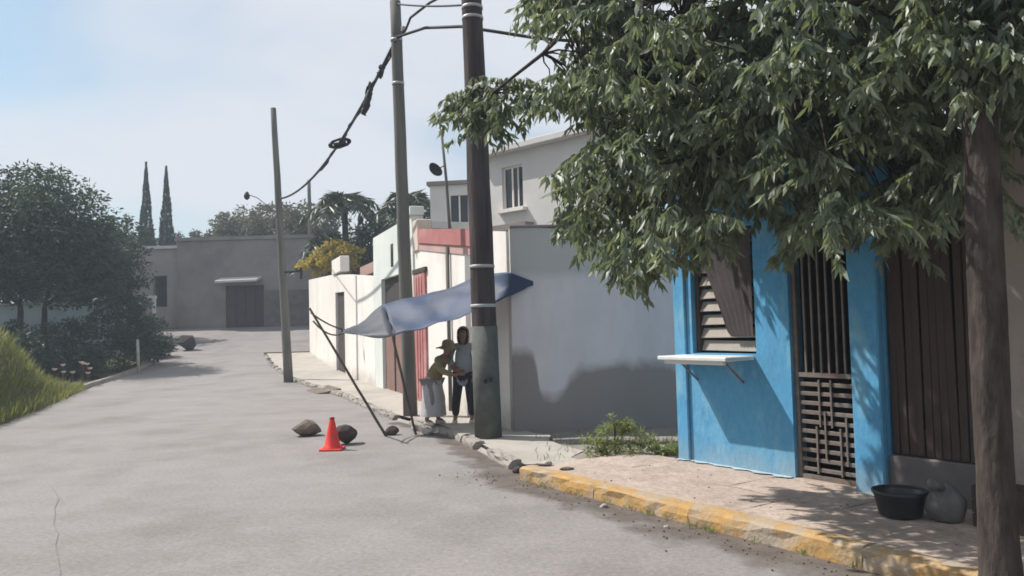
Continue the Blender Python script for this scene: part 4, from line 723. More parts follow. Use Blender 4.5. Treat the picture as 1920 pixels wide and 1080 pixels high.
lw = thing('pale_blue_wall', 'pale blue garden wall glimpsed under the dark tree on the left', 'wall', (-22, 37, zg(37)))
mb = MB(); mb.abox(-29, -18.6, 36.8, 37.0, 0.4, 3.1); mb.build('panel', M['paleblue'], lw)
mb = MB(); mb.abox(-29, -18.5, 36.75, 37.05, 3.103, 3.2); mb.build('coping', M['greyblock'], lw)
CLUMPS = [(0.81,6.35,4.17), (2.77,5.29,3.34), (6.61,7.24,4.07), (1.56,5.21,3.25), (2.21,4.77,2.79), (6.47,6.83,6.16), (1.67,4.63,3.13), (0.45,6.28,5.3), (2.79,8.07,5.41), (0.84,7.12,3.25), (2.89,8.6,4.28), (1.31,7.17,6.42), (2.88,7.08,5.46), (5.95,6.68,6.02), (0.97,6.29,2.68), (2.83,6.04,3.01), (2.21,6.24,3.18), (3.85,6.18,3.59), (1.74,6.91,3.51), (3.14,5.99,5.12), (3.39,5.16,2.81), (4.75,6.38,3.64), (2.25,5.26,3.1), (2.37,6.37,3.57), (1.22,5.2,2.29), (0.8,6.52,2.78), (2.93,8.75,4.49), (3.99,5.08,3.73), (4.19,7.31,4.05), (2.96,4.99,3.93), (3.48,6.4,3.54), (1.57,6.61,5), (2.83,5.93,5.26), (0.98,6.28,2.12), (3.72,6.33,4.07), (3.46,6.71,4.27), (4.49,6,4.09), (4.43,5.47,5.12), (2.83,6.09,3.71), (2.78,8.2,6.52), (0.65,7.11,5.57), (4.84,7.4,6.58), (0.91,5.36,3.25), (2.6,6.07,4.6), (4.23,6.2,5.27), (4.08,6.73,5.12), (1.85,5.14,2.79), (3.24,5.57,4.61), (1.83,7.66,6.4), (1.59,6.49,4.77), (2.56,6.54,5.59), (4.82,6.25,4.17), (5.06,5.97,3.86), (1.28,5.32,3.7), (5.29,5.97,4.28), (2.28,6.25,4.71), (2.1,8.68,3.99), (3.04,4.86,3.63), (0.54,6.69,2.54), (0.49,6.25,5.86), (2.76,5.55,4.03), (0.89,7.29,4.22), (2.69,4.75,2.33), (2.99,5.72,3.8), (2.27,5.27,2.52), (0.65,6.34,4.34), (2.23,7.26,3.23), (1.74,6.61,2.85), (1.64,6.26,3.31), (1.27,8.71,5.74), (2.75,4.96,2.45), (3.8,7.23,5.82), (2.85,4.84,4.63), (1.87,6.52,5.32), (2.46,6.07,5.27), (5.27,6.86,4.89), (2.45,6.36,6), (2.66,5.8,3.05), (2.75,7.71,4.08), (0.75,7.06,4.97), (5,7.12,6.18), (1.84,8.52,4.78), (2.87,7.3,5.85), (0.81,6.77,3.42), (2.66,8.52,6.1), (1.41,8.04,4.03), (1.99,8.27,7.07), (3.05,7.31,4.24), (2.71,8.78,6.16), (2.82,5.21,3.22), (0.57,7.17,4.45), (4.88,5.32,4.15), (0.71,6.15,5.33), (0.67,6.53,4.52), (0.85,6.52,3.72), (4.76,7.25,4.32), (3.47,7.36,5.05), (2.56,6.69,5.02), (2.32,7.12,2.77), (0.83,7.38,4.56), (2.99,5.66,4.13), (0.28,6.54,5.17), (3.8,5.76,3.71), (4.79,6.42,4.24), (0.42,6.58,6.15), (4.38,5.84,4.04), (1.72,6.26,4.11), (1.74,6.58,3.08), (3.73,4.94,4.52), (0.8,6.52,3.54), (2.32,6.35,4.1), (2.36,4.85,3.09), (3.21,7.37,3.67), (2.46,6.74,4.03), (1.71,5.49,4.85), (2.67,6.19,3.03), (2.04,5.5,2.24), (2.96,5.65,2.56), (2.84,5.93,3.59), (0.9,6.17,2.19), (1.94,7.52,2.94), (2.03,5.34,3.2), (1.76,6.82,2.62), (4.95,6.29,3.94), (0.87,6.86,3.3), (2.92,4.87,4.28), (3.24,7.28,3.67), (4.76,6.74,5.94), (1.36,5.96,4.78), (2.71,6.55,3.58), (1.49,7.74,6.35), (3.19,7.34,4.04), (1.16,7.18,5.42), (5.83,6.82,3.86), (1.65,6.18,4.52), (3.18,5.28,3.11), (3.06,5.12,2.42), (5.39,5.8,4.14), (2.52,8.12,6.34), (2.89,5.96,2.24), (0.69,6.16,2.95), (3.14,5.88,5.36), (2.41,8.8,4.68), (3.15,7.35,5.73), (2.75,7.36,3.78), (2.27,7.16,2.94), (1.12,6.92,6.23), (3.72,6.71,4.11), (2.09,8.01,4.81), (0.77,7.2,4.63), (0.95,5.59,3.06), (0.85,6.47,3.03), (4,7.06,3.63), (1.11,8,3.91), (4.8,6.85,4.12), (0.89,5.2,3.62), (1.98,6.58,3.15), (0.52,6.21,4.94), (0.52,6.15,5.88), (2.71,6.03,4.11), (3.33,6.38,5.93), (2.46,5.77,4.51), (5.05,6.63,4.4), (2.02,8.05,3.77), (1.66,8.31,4.62), (2.12,5.69,5.22), (5.21,7.18,4.36), (3.43,5.85,3.65), (2.23,5.29,2.54), (1.57,5.46,2.61), (2.62,4.95,4.34), (4.27,6.43,5.53), (2.55,5.11,3.62), (0.71,6.41,4.88), (0.7,6.12,4.56), (2.4,6.91,5.5), (0.69,6.46,2.64), (3.51,5.32,3.73), (2.07,7.06,5.35), (2.87,8.33,4.73), (3.2,5.79,3.95), (0.61,6.4,3.57), (3.63,5.6,5.34), (4.24,6.37,3.93), (4.2,6.82,5.82), (3.28,5.47,3.86), (3.9,6.06,4.84), (1.94,5.8,3.4), (1.21,6.35,2.14), (1.27,7.02,3.34), (0.26,7.19,5.28), (5.74,6.3,3.95), (1.04,6.04,5.82), (1.54,7.36,3.67), (1.66,5.96,3.02), (5.37,6.02,5.25), (2.22,4.89,3.31), (3.95,5.52,4.18), (2.99,5.54,3.31), (2.1,7.42,4.57), (1.85,4.84,2.21), (2.58,7.51,3.54), (2.37,5.05,3.55), (4.09,6.36,4.65), (3.96,6.74,3.61), (1.66,7.14,4.37), (5.94,6.63,4.26), (6.34,6.83,5.89), (6.08,7.29,5.91), (5.18,7.04,4.06), (2.3,4.83,2.95), (1.18,6.23,2.34), (1.78,6.09,2.74), (3.83,5.99,3.57), (3.71,6.11,3.96), (1.57,5.59,5), (2.63,6.23,2.92), (1.1,7.25,2.21), (0.85,6.87,5.39), (1.88,5.98,3.9), (0.64,6.81,2.59), (1.55,5.37,2.94), (0.48,6.83,4.57), (5.42,7.09,5.86), (0.69,7.27,5.43), (2.72,4.78,2.64), (1,7.33,6.59), (2.59,5.68,4.74), (2.15,7.06,5.17), (2.83,6.02,3.19), (5.68,6.29,4.14), (0.36,6.5,6.1), (3.09,7.32,3.57), (3.95,7.1,3.62), (2.27,7.93,4.04), (2.64,4.9,2.96), (0.84,6.84,3.89), (2.93,6.33,4.5), (0.86,6.74,2.3), (3.58,5.01,3.31), (0.9,6.49,3.17), (3.47,4.71,4.19), (1.56,6.81,3.23), (3.34,6.33,3.55), (2.79,5.8,3.24), (1.76,6.63,3.38), (4.55,6.96,3.51), (2.54,7.71,5.26), (1.9,4.68,2.24), (2.66,5.22,2.4), (5,6.49,3.86), (3.5,5.21,4.96), (4.84,5.35,3.56), (4.17,6.3,4.88), (1.96,8.74,4.35), (1.81,4.82,4.17), (2.68,5.01,2.47), (0.86,6.99,3.15), (1.33,6.63,3.2), (2.48,5.42,3.02), (3.81,7.17,4.62), (1.23,7.13,3.55), (3.61,7.01,5.32), (5.45,6.16,3.96), (1.68,6.56,3.06), (1.68,4.62,3.11), (4.78,6.32,4.09), (2.13,7.01,3.55), (0.88,5.91,5.22), (0.99,5.68,3.36), (2.22,5.91,2.33), (1.76,8.12,4.32), (2.9,6.42,4.35), (1.65,5.79,4.38), (2.87,7.2,6.32), (3.33,6.16,3.7), (1.75,7.25,3.79), (2.01,6.71,4.28), (2.31,6.29,3.84), (0.94,5.34,2.14), (0.99,6.57,3.16), (1.4,6.67,3.3), (3.15,7.38,3.78), (4.45,6.76,4.42), (2.87,5.97,4.24), (3.26,7.18,4.09), (1.64,6.65,2.92), (1.56,7.02,2.58), (2.35,7.22,4.15), (2.51,8.77,4.76), (4.41,6.51,4.98), (2.1,5.76,2.78), (3,8.88,7.09), (2.98,7.15,5.48), (1.44,5.69,4.48), (0.98,6.31,3.62), (1.75,6.45,3.02), (5.6,6.73,4.4), (1.82,5.84,4.04), (4.05,5.8,3.92), (2.05,5.48,2.88), (2.77,6.31,5.3), (5.52,6.78,3.72), (3.21,5.53,2.8), (3.36,6.39,5.9), (2.89,6.02,4.03), (4.36,4.77,4.15), (1.44,7.82,3.9), (2.03,5.8,3.45), (3.27,4.85,4.09), (1.63,5.63,2.97), (2.61,4.89,3.91), (0.83,6.08,4.22), (4.35,5.23,4.03), (3.05,6.45,4.74), (1.8,4.7,3.43), (3.03,6.06,4.38), (2.15,5.43,3.38), (4.23,6.42,4.3), (1.44,7.02,4.36), (0.31,7.07,6.02), (0.86,5.9,2.8), (1.95,5.97,5.25), (1.86,7.8,4.13), (3.51,6.85,3.94), (5.76,6.94,4.27), (2.68,5.34,3.32), (1.76,7.35,3.16), (3.19,5.45,2.71), (2.84,7.5,4.13), (2.79,5.78,2.58), (1.21,6.28,3.11), (2.08,7.59,5.7), (4.38,5.11,4.64), (0.91,6.58,6.12), (3.34,7.55,4.31), (0.83,6.4,5.56), (3.3,6.24,4.71), (0.76,6.79,4.78), (2.24,5.76,2.62), (2.72,5.85,5.04), (2.05,5.49,2.75), (0.65,7.03,3.7), (0.5,6.71,4.86), (1.83,8.07,7.1), (0.55,6.19,4.03), (3.59,6.79,5.69), (1.82,6.25,2.47), (2.97,5.62,3.6), (4.11,6.82,5.45), (1.81,6.04,3.75), (0.82,6.43,2.51), (1.79,7.96,5.16), (3.59,7.17,6.31), (1.17,7.1,2.41), (1.91,5.95,4.7), (1.25,8.58,6.75), (5.42,6.23,4.83), (5.17,5.91,5.5), (2.89,5.2,2.5), (3.7,6.98,4.19), (1.87,6.73,3), (0.86,5.75,2.17), (0.34,6.36,5.46), (2.37,5.62,2.99), (3.98,7.19,5.71), (2.44,6.34,3.02), (1.6,6.35,5.22), (3.6,4.95,4.67), (0.55,6.4,4.79), (0.68,7.15,2.73), (4.95,6.11,5.05), (0.81,5.7,3.4), (2.34,7.06,3.98), (0.33,6.79,5.86), (2.4,5.93,2.76), (1.17,7.57,5.24), (2.71,5.45,5.35), (2.45,6.6,3.09), (1.43,5.6,2.78), (0.66,6.06,3.45), (2.42,5.19,3.18), (0.96,7.35,6.72), (3.66,6.43,5.2), (3.43,5.36,2.93), (2.94,4.79,4.01), (2.79,4.97,4), (3.54,7.21,4.57), (3.75,7.19,4.8), (6.7,7.2,4.35), (2.11,4.7,3.35), (5.21,5.65,5.14), (2.48,6.7,3.23), (3.11,5.34,2.95), (2.09,6.37,3.57), (0.96,7.38,6.45), (3.86,6.07,3.96), (2.54,5.15,4.51), (4.38,7.35,3.9), (0.88,5.51,2.86), (5.54,7.05,3.69), (3.33,4.78,2.99), (1.35,6.73,3.39), (2.48,5.76,2.54), (2.2,4.86,3.17), (1.65,8.1,6.01), (2.22,5.92,3.46), (0.83,6.62,2.66), (4.38,7.15,3.81), (0.97,6.16,2.59), (0.69,7.12,5.27), (1.48,7.39,5), (3.93,4.94,4.97), (1.86,7.17,3.78), (1.18,6.53,6.03), (4.52,4.96,4.32), (4,7.27,4.58), (1.19,7.79,4.46), (1,7.23,5.32), (5.12,5.35,4.3), (6.45,6.93,4.46), (1.37,5.97,5.3), (2.91,5.99,2.6), (3.35,5.18,3.88), (5.91,6.3,4.88), (4.47,7.16,5.56), (3.47,6.53,5.51), (2.31,8.49,6.82), (6.23,7.39,3.52), (1.71,5.29,3.16), (2.19,6.95,4.15), (2.46,6.83,3.47), (2.68,6.4,5.58), (1.7,4.69,3.32), (1.42,7.37,6.27), (3.34,7.04,3.98), (0.34,6.52,4.34), (0.76,6.29,4.47), (0.73,7.23,5.14), (4.9,6.16,4.72), (1.58,6.07,2.8), (2.73,6.51,2.52), (1.65,6.43,4.04), (2.27,7.03,5.02), (2.63,5.34,3.16), (0.86,6.09,5.21), (3.18,5.35,2.88), (2.02,8.16,5.04), (2.06,5.19,5.18), (2.53,8.65,5.48), (2.95,8.78,5.84), (3.77,5.89,4.05), (2.25,4.92,3.4), (5.75,6.68,3.54), (1.24,7.19,2.94), (1,5.62,2.38), (2.65,5.42,2.48), (3.97,6.2,5.49), (5.23,6.9,5.72), (2.17,4.71,4.75), (2.65,6.51,3.26), (1.94,5.44,4.6), (2.66,4.77,2.71), (0.68,7.1,3.72), (3.48,6.35,3.85), (3.14,5.7,3.14), (2.56,8.85,5.46), (3.28,6.65,3.61), (3.59,6.98,5.17), (0.84,6.3,4.83), (2.23,4.93,2.34), (3.89,6.31,5.81), (1.43,6.02,2.33), (3.09,5.88,3.42), (5.12,5.33,4.8), (0.43,6.11,2.69), (0.66,6.2,5.53), (2.63,6.51,2.47), (0.87,6.24,5.94), (1.3,6.21,5.65), (2.12,6.56,5.47), (3.1,6.05,4.03), (0.85,5.2,3.78), (3.61,5.39,4.05), (0.6,7.38,3.82), (1.41,5.98,2.36), (2.48,7.04,3.87), (0.7,6.19,4.89), (1.48,8.64,4.84), (1.64,8.41,3.58), (2.14,4.9,3.97), (1.15,5.48,3.25), (3.7,6.56,4.85), (2.12,7.87,4.24), (1.41,7.75,5.43), (2.37,7.05,2.6), (2.97,8.49,7.42), (2.99,7.46,4.66), (2.94,8.11,5.5), (3.99,5.65,5.47), (4.26,6.3,5.09), (1.1,5.53,2.32), (2.53,7.51,3.62), (1.67,6.67,4.15), (5.09,6.76,3.71), (0.91,5.47,2.24), (3.06,4.78,4.25), (2.07,4.62,4.13), (2.27,7.94,4.09), (1.57,6.19,5.44), (6.03,7.25,4.26), (0.68,7.13,2.59), (3.67,6.31,4), (3.07,4.99,3.87), (1.59,5.61,5), (4.48,6.37,4.07), (4.57,5.92,4.96), (2.33,8.15,4.17), (2.08,6.6,4.89), (0.49,6.04,2.4), (0.6,6.57,3.74), (0.38,6.23,4.64), (2.74,7.26,5.53), (2.66,4.74,2.62), (0.73,6.69,2.86), (2.14,5.36,2.42), (0.61,6.86,5.29), (2.34,6.18,2.42), (3.04,7.5,3.82), (0.32,6.14,5.33), (2.29,4.72,4.26), (3.32,6.47,5.92), (2.62,6.99,4.66), (1.36,5.37,3.5), (3.64,7.22,6.55), (3.12,6.2,5.24), (2.24,6.98,6.16), (2.5,8.27,3.72), (1.33,7.7,3.71), (1.44,8.86,7.71), (2.14,5.79,4.53), (2.58,6.32,3.11), (3.35,6.41,3.95), (1.26,6.89,4.05), (3.05,6.34,4.03), (2.57,7.98,6.39), (0.31,7.36,5.63), (6.13,6.95,3.67), (2.64,4.78,2.3), (1.41,8.07,6.8), (0.72,6.34,5.29), (2.86,4.94,4.43), (2.01,6.08,3.27), (3,5.07,4.78), (1.18,5.57,2.74), (1.93,7.71,6.32), (5.01,5.46,3.66), (1.84,8.63,6.75), (1.04,6.46,2.12), (2.31,5.36,5.22), (5.31,6.67,3.71), (2.59,8.89,6.08), (1.24,6.01,2.52), (1.54,6.11,3.34), (0.49,6.14,3.45), (2.52,5.25,2.28), (1.86,8.1,4.22), (1.75,6.55,4.72), (5.18,7.33,3.61), (1.91,5.2,3.42), (1.84,8.54,5.68), (3.11,5.67,3.87), (2.85,5.2,3.66), (1.5,5.65,3.29), (2.19,7.17,4.14), (0.7,7.4,2.72), (0.47,6.65,6.2), (0.7,6,2.9), (1.56,7.95,3.45), (2.68,5.4,3.26), (2.09,6.07,3.45), (1.24,6.85,5.17), (2.64,6.92,5.92), (5.86,6.31,4.91), (2.16,6.74,4.17), (1.46,6.52,5.94), (1.76,7.79,4.03), (1.39,7.58,4.39), (3.47,5.05,2.89), (4.62,6.62,4.28), (2.68,6.61,2.46), (2.59,5.63,2.59), (3,8.83,4.44), (3.55,5.66,3.79), (1.83,5.08,3.27), (2.91,6.09,5.26), (2.17,5.31,4.23), (2.22,6.09,4.22), (3.14,6.42,4.12), (0.75,6.84,3.67), (3.53,6.23,5.73), (3.84,7.33,4.31), (2.02,4.68,2.29), (1.9,5.84,3.1), (0.25,7.21,5.19), (1.64,8.42,4.34), (1.51,6.32,4.92), (0.54,7.05,4.95), (4.75,5.33,3.91), (1.09,7.42,4.42), (3.79,5.28,4.72), (1.38,7.23,6.14), (2.58,6.41,5.6), (0.86,6.72,5.23), (2.12,5.61,4.45), (1.87,4.83,2.57), (3.71,5.89,3.81), (1.21,6.4,5.57), (2.03,7.78,6.05), (2.42,5.81,4.99), (2.34,6.31,5.56), (1.57,7.81,3.79), (2.08,8.66,5.81), (3.12,8.79,3.83), (4.14,6.52,4.36), (0.61,7,5.3), (2.44,6.83,3.76), (3.28,6.84,4.84), (2.44,6.65,3.92), (2.7,6.39,3.59), (3,5.43,3.58), (0.95,7.32,6.51), (3.2,5.95,5.26), (3.24,7.28,6.34), (1.48,6.88,2.68), (2.03,8.78,5.89), (2.33,7.52,4.4), (0.7,6.43,3.59), (1.53,8.24,3.17), (2.31,4.95,3.52), (-0.44,7.6,3.84), (-0.34,7.5,3.6), (-0.26,7.6,3.97), (-0.1,7.4,3.72), (0.07,7.3,3.81), (0.24,7.2,3.71), (0.42,7,3.62), (-0.36,7.7,3.92), (-0.42,7.6,3.69), (-0.24,7.7,3.73), (-0.31,7.5,3.55), (-0.18,7.5,3.86), (-0.03,7.3,3.62), (0.17,7.2,3.63), (0.53,7.1,3.89), (2.73,4.33,3.06), (2.61,3.88,2.85), (2.75,3.9,3.5), (2.58,4.17,3.04), (2.54,4.01,2.98), (2.16,4.13,3.44), (2.7,4.11,3.3), (2.77,4.06,3.08), (2.39,3.99,3.54), (2.87,4.05,3.18), (2.62,4.04,3.44), (2.29,4.08,3.19), (2.67,3.99,2.93), (2.85,4,3.11), (2.19,3.98,3.62), (2.45,3.83,3.31), (2.38,3.89,3.46), (2.42,3.97,2.96), (2.51,3.84,3.27), (2.8,4.18,3.1), (2.51,3.79,3.08), (2.26,4.18,3.21), (2.24,4.34,3.09), (2.56,4.07,2.85), (2.75,4.1,3.65), (2.87,4.35,3.02), (0.77,7.78,5.93), (1.36,7.39,3.71), (1.55,7.24,4.04), (0.61,8.06,4.86), (1.56,7.49,4.52), (2.12,7.1,3.03), (0.98,8.73,4.24), (1.28,7.79,4.18), (1.86,7.3,3.68), (1.83,7.39,3.45), (0.99,7.72,5.08), (1.35,7.97,4.52), (1.6,7.78,4.21), (1.94,7.75,2.87), (1.32,7.26,5.34), (1.24,8.67,3.97), (1.06,7.56,4.23), (1.07,7.76,4.8), (1.27,7.5,5.15), (1.66,7.35,4.07), (1.89,7.57,3.95), (1.39,8.24,4.09), (0.97,8.05,4.58), (2.04,7.5,3.2), (0.94,8.08,4.72), (2.04,7.5,3.53), (0.93,8.24,4.32), (1.95,7.34,4.3), (1.7,7.87,3.21), (1.77,7.68,4.09), (0.86,8.25,5.28), (1.22,8.53,4.27), (0.34,8.37,5.34), (0.9,7.55,4.89), (1.66,7.67,4.23), (0.53,8.04,5.61), (2.38,7.04,3.34), (2.47,6.85,3.85), (0.86,7.96,4.98), (2.19,7.09,2.8), (1.88,7.59,4.04), (1.27,8.21,4.02), (1.38,7.56,4.14), (0.47,8.18,4.97), (1.54,7.39,3.87), (1.93,7.56,2.9), (0.54,8.34,5.02), (1.35,7.85,4.03), (2.27,7.19,3.42), (1.1,7.45,5.55), (1.95,7.33,3.29), (1.83,7.93,2.97), (0.8,8.02,4.94), (1.41,7.83,4.18), (1.58,7.31,4.99), (2.02,7.51,3.9), (1.17,7.86,4.79), (1.54,7.76,4.27), (1.49,7.63,4.5), (1.03,7.87,4.94), (1.93,7.66,4.01), (1.88,7.87,3.37), (1.91,7.7,3.46), (0.98,8.17,4.3), (1.58,8.04,4.02), (1.9,7.58,3.25), (1.33,8.06,3.97), (1.48,8.07,3.82), (1.91,7.57,2.85), (0.47,8.36,5.48), (1.46,7.8,3.42), (0.46,8.27,5.14), (1.9,7.65,3.32), (0.8,7.97,5.67), (0.52,8.17,5.53), (1.2,7.92,4.35), (1.71,7.91,3.76), (0.71,8.08,5.13), (1.01,8.13,4.84), (1.33,8.03,4.16), (1.12,8.01,4.53), (1.29,8.1,4.47), (1.47,7.73,3.56), (1.43,7.96,3.94), (1.15,8.21,4.28), (1.13,7.89,5.17), (2.01,7.61,3.57), (0.73,8.15,5.21), (0.7,8.17,5.21), (1.03,8.1,4.05), (1.23,8.19,4.53), (1.22,7.82,4.07), (0.54,8.41,5.07), (1.59,7.74,3.92), (0.86,8.27,4.27), (0.59,8.1,5.23), (1.51,8.04,3.55), (1,8.03,5.22), (1.84,7.6,3.9), (1.01,7.96,4.78), (2.13,7.57,3.6), (1.31,7.94,4), (0.71,8.18,5.37), (1.29,8.16,3.92), (1.51,7.75,4.39), (1.27,7.88,4.15), (1.35,7.94,3.95), (0.43,8.23,5.89), (1.68,7.66,3.37), (2.03,7.64,3.06)]

# ================================================================== POLES AND WIRES
def pole(name, label, base, top, r0, r1, m, rings=()):
    t = thing(name, label, 'pole', base); b, e = Vector(base), Vector(top); mb = MB(); n = 12
    pts = [b.lerp(e, k / n) + Vector((random.uniform(-1, 1), random.uniform(-1, 1), 0)) * 0.006 * (0 < k < n) for k in range(n + 1)]
    mb.tube(pts, [r0 + (r1 - r0) * k / n for k in range(n + 1)], 16); mb.build('shaft', m, t, True)
    for z in rings:
        k = (z - b.z) / (e.z - b.z); c = b.lerp(e, k); r = r0 + (r1 - r0) * k; mb = MB()
        mb.lathe(c, [(r + 0.001, -0.022), (r + 0.009, -0.02), (r + 0.009, 0.02), (r + 0.001, 0.022)], 20); mb.build('steel_strap', M['steel'], t, True)
    return t
NP = Vector((-0.40, 11.05, 0.0))
p1 = pole('utility_pole', 'thick dark wooden utility pole with steel straps beside the tarp, nearest the camera', (-0.375, 11.02, 0.05), (-0.49, 11.0, 8.6), 0.182, 0.125, M['pole'], (2.42, 1.88, 5.9, 6.05))
mb = MB(); mb.tube([(-0.375 - 0.0134 * z, 11.02 - 0.0023 * z, z + 0.05) for z in (0, 0.8, 1.55)], [0.187, 0.184, 0.181], 18); mb.build('painted_foot', M['polepaint'], p1, True)
for k, (dx, z) in enumerate(((-0.02, 0.86), (0.05, 0.88))):
    mb = MB(); mb.abox(-0.385 + dx, -0.345 + dx, 10.80, 10.84, z - 0.03, z + 0.03); mb.build('bolt_plate', M['black'], p1)
p2 = pole('utility_pole', 'slender grey utility pole leaning slightly, second from the camera, with many cables at its top', (-1.81, 13.91, 0.05), (-1.935, 13.9, 7.38), 0.125, 0.095, M['polegrey'], (6.68, 5.9))
mb = MB(); mb.lathe((-1.78, 13.78, 6.83), [(0.0, -0.06), (0.04, -0.055), (0.055, -0.02), (0.035, 0.0), (0.05, 0.03), (0.0, 0.06)], 12); mb.build('insulator', M['rockpale'], p2, True)
p3 = pole('utility_pole', 'bare dark pole standing alone beyond the tarp, by the far kerb', (-6.97, 24.8, 0.0), (-7.34, 24.8, 8.6), 0.145, 0.085, M['polegrey'])
mb = MB(); mb.tube([(-7.08, 24.74, 3.42), (-6.5, 24.66, 3.45)], 0.03, 6); mb.tube([(-6.5, 24.66, 3.55), (-6.5, 24.66, 3.2)], 0.04, 6); mb.build('side_bracket', M['cable'], p3)
p4 = pole('utility_pole', 'thin distant pole standing behind the palm trees', (-11.9, 47.5, 2.0), (-11.98, 47.5, 10.6), 0.14, 0.10, M['polegrey'])

lamp = thing('street_lamp', 'small hanging lamp on a thin curved arm left of the bare dark pole', 'lamp', (-7.6, 24.5, 5.4))
mb = MB(); mb.tube([(-7.19, 24.72, 5.05), (-7.45, 24.6, 5.45), (-7.75, 24.4, 5.72), (-8.0, 24.2, 5.80)], 0.014, 6); mb.build('arm', M['polegrey'], lamp, True)
mb = MB(); mb.lathe((-8.0, 24.2, 5.78), [(0.012, 0.1), (0.05, 0.08), (0.09, -0.02), (0.085, -0.09), (0.03, -0.15), (0.0, -0.155)], 12); mb.build('lamp_head', M['cable'], lamp, True)

def cable(name, label, pts, r, n=6):
    mb = MB(); mb.tube(pts, r, n); return tag(mb.build(name, M['cable'], None, True), label, 'cable')
A_ = Vector((-1.93, 13.80, 6.63)); B_ = Vector((-7.14, 24.7, 5.72))
main = catenary(A_, B_, 0.62, 26)
cable('cable_bundle', 'thick black cable bundle sagging from the slender pole to the bare dark pole', main, 0.03)
tw = [p + Vector((0.045 * math.sin(k * 1.7), 0, 0.05 * math.cos(k * 1.7) - 0.02)) for k, p in enumerate(main[:15])]; tw = [p if 0 < k < 14 else main[k] for k, p in enumerate(tw)]
cable('twisted_cable', 'thinner cable wound round the near half of the sagging bundle', tw, 0.016)
def coil(label, c, d, r, k, tails=True):
    d = Vector(d).normalized(); t = thing('cable_coil', label, 'cable coil', c, 'spare cable coils on the sagging bundle'); c = Vector(c)
    for j in range(k):
        w = Vector((0, 0, 1)).cross(d).normalized(); rr = r * random.uniform(0.8, 1.1); sq = random.uniform(0.42, 0.62)
        pts = [c + d * (rr * 1.35 * math.cos(a)) + Vector((0, 0, rr * sq * math.sin(a))) + w * random.uniform(-0.05, 0.05) for a in [2 * math.pi * q / 16 for q in range(17)]]
        mb = MB(); mb.tube(pts, 0.019, 6); mb.build('loop', M['cable'], t, True)
    mb = MB(); mb.tube([c - d * r * 0.8 - Vector((0, 0, 0.02)), c + d * r * 0.8 - Vector((0, 0, 0.02))], [0.05, 0.06], 8); mb.build('splice_case', M['cable'], t, True)
dmain = (B_ - A_)
hd = Vector((-0.75, 0.35, -0.25))
coil('large cable coil hanging on the bundle nearer the slender pole', main[4] - Vector((0, 0, 0.06)), (-0.35, 0.4, -0.85), 0.23, 7)
coil('flatter oval cable coil halfway down the bundle', main[9] - Vector((0, 0, 0.02)), (0.9, 0.3, 0.25), 0.17, 5)
coil('small knot of cable just below the slender pole top', main[2] - Vector((0, 0, 0.02)), (-0.4, 0.5, -0.7), 0.085, 3)
cable('service_cable', 'cable running level from the slender pole past the thick pole into the tree', [(-1.9, 13.8, 6.70), (-1.35, 13.3, 6.66), (-0.7, 12.6, 6.40), (-0.1, 12.3, 6.18), (0.5, 12.2, 6.03), (1.4, 12.1, 5.9), (3.4, 12.3, 5.2)], 0.026)
cable('top_wire', 'straight thin wire between the tops of the slender and thick poles', catenary((-1.9, 13.85, 7.31), (-0.5, 11.1, 6.14), 0.03), 0.016)
cable('slack_wire', 'wire rising steeply from the slender pole towards the thick pole above the frame', [(-1.88, 13.80, 6.68), (-1.72, 13.65, 6.78), (-1.62, 13.5, 6.92), (-1.2, 12.6, 6.80), (-0.53, 11.1, 6.45)], 0.022)
cable('far_wire', 'faint wire from the bare dark pole on towards the distant pole', catenary((-7.2, 24.9, 5.7), (-11.9, 47.4, 8.6), 0.5), 0.016)

# mast with dish on the white house roof
ms = thing('antenna_mast', 'thin antenna mast with a small dark dish on the white house roof', 'antenna', (-1.22, 16.45, 2.95))
mb = MB(); mb.tube([(-1.22, 16.45, 2.95), (-1.30, 16.45, 4.6), (-1.385, 16.45, 5.72)], [0.035, 0.03, 0.024], 8); mb.build('pipe', M['polegrey'], ms, True)
mb = MB(); mb.tube([(-1.385, 16.45, 5.72), (-1.38, 16.45, 5.80)], [0.045, 0.035], 8); mb.build('cap', M['cable'], ms, True)
dm = MB(); dm.lathe((0, 0, 0), [(0.0, -0.06), (0.08, -0.045), (0.14, -0.01), (0.165, 0.03), (0.16, 0.033), (0.13, 0.0), (0.0, -0.045)], 20)
me = dm.mesh('dish', M['cable'], True); do = link('dish', me, ms); do.location = (-1.52, 16.32, 4.83); do.rotation_euler = (math.radians(62), math.radians(20), math.radians(35))
mb = MB(); mb.tube([(-1.33, 16.45, 4.95), (-1.46, 16.38, 4.86)], 0.012, 6); mb.build('dish_arm', M['cable'], ms)

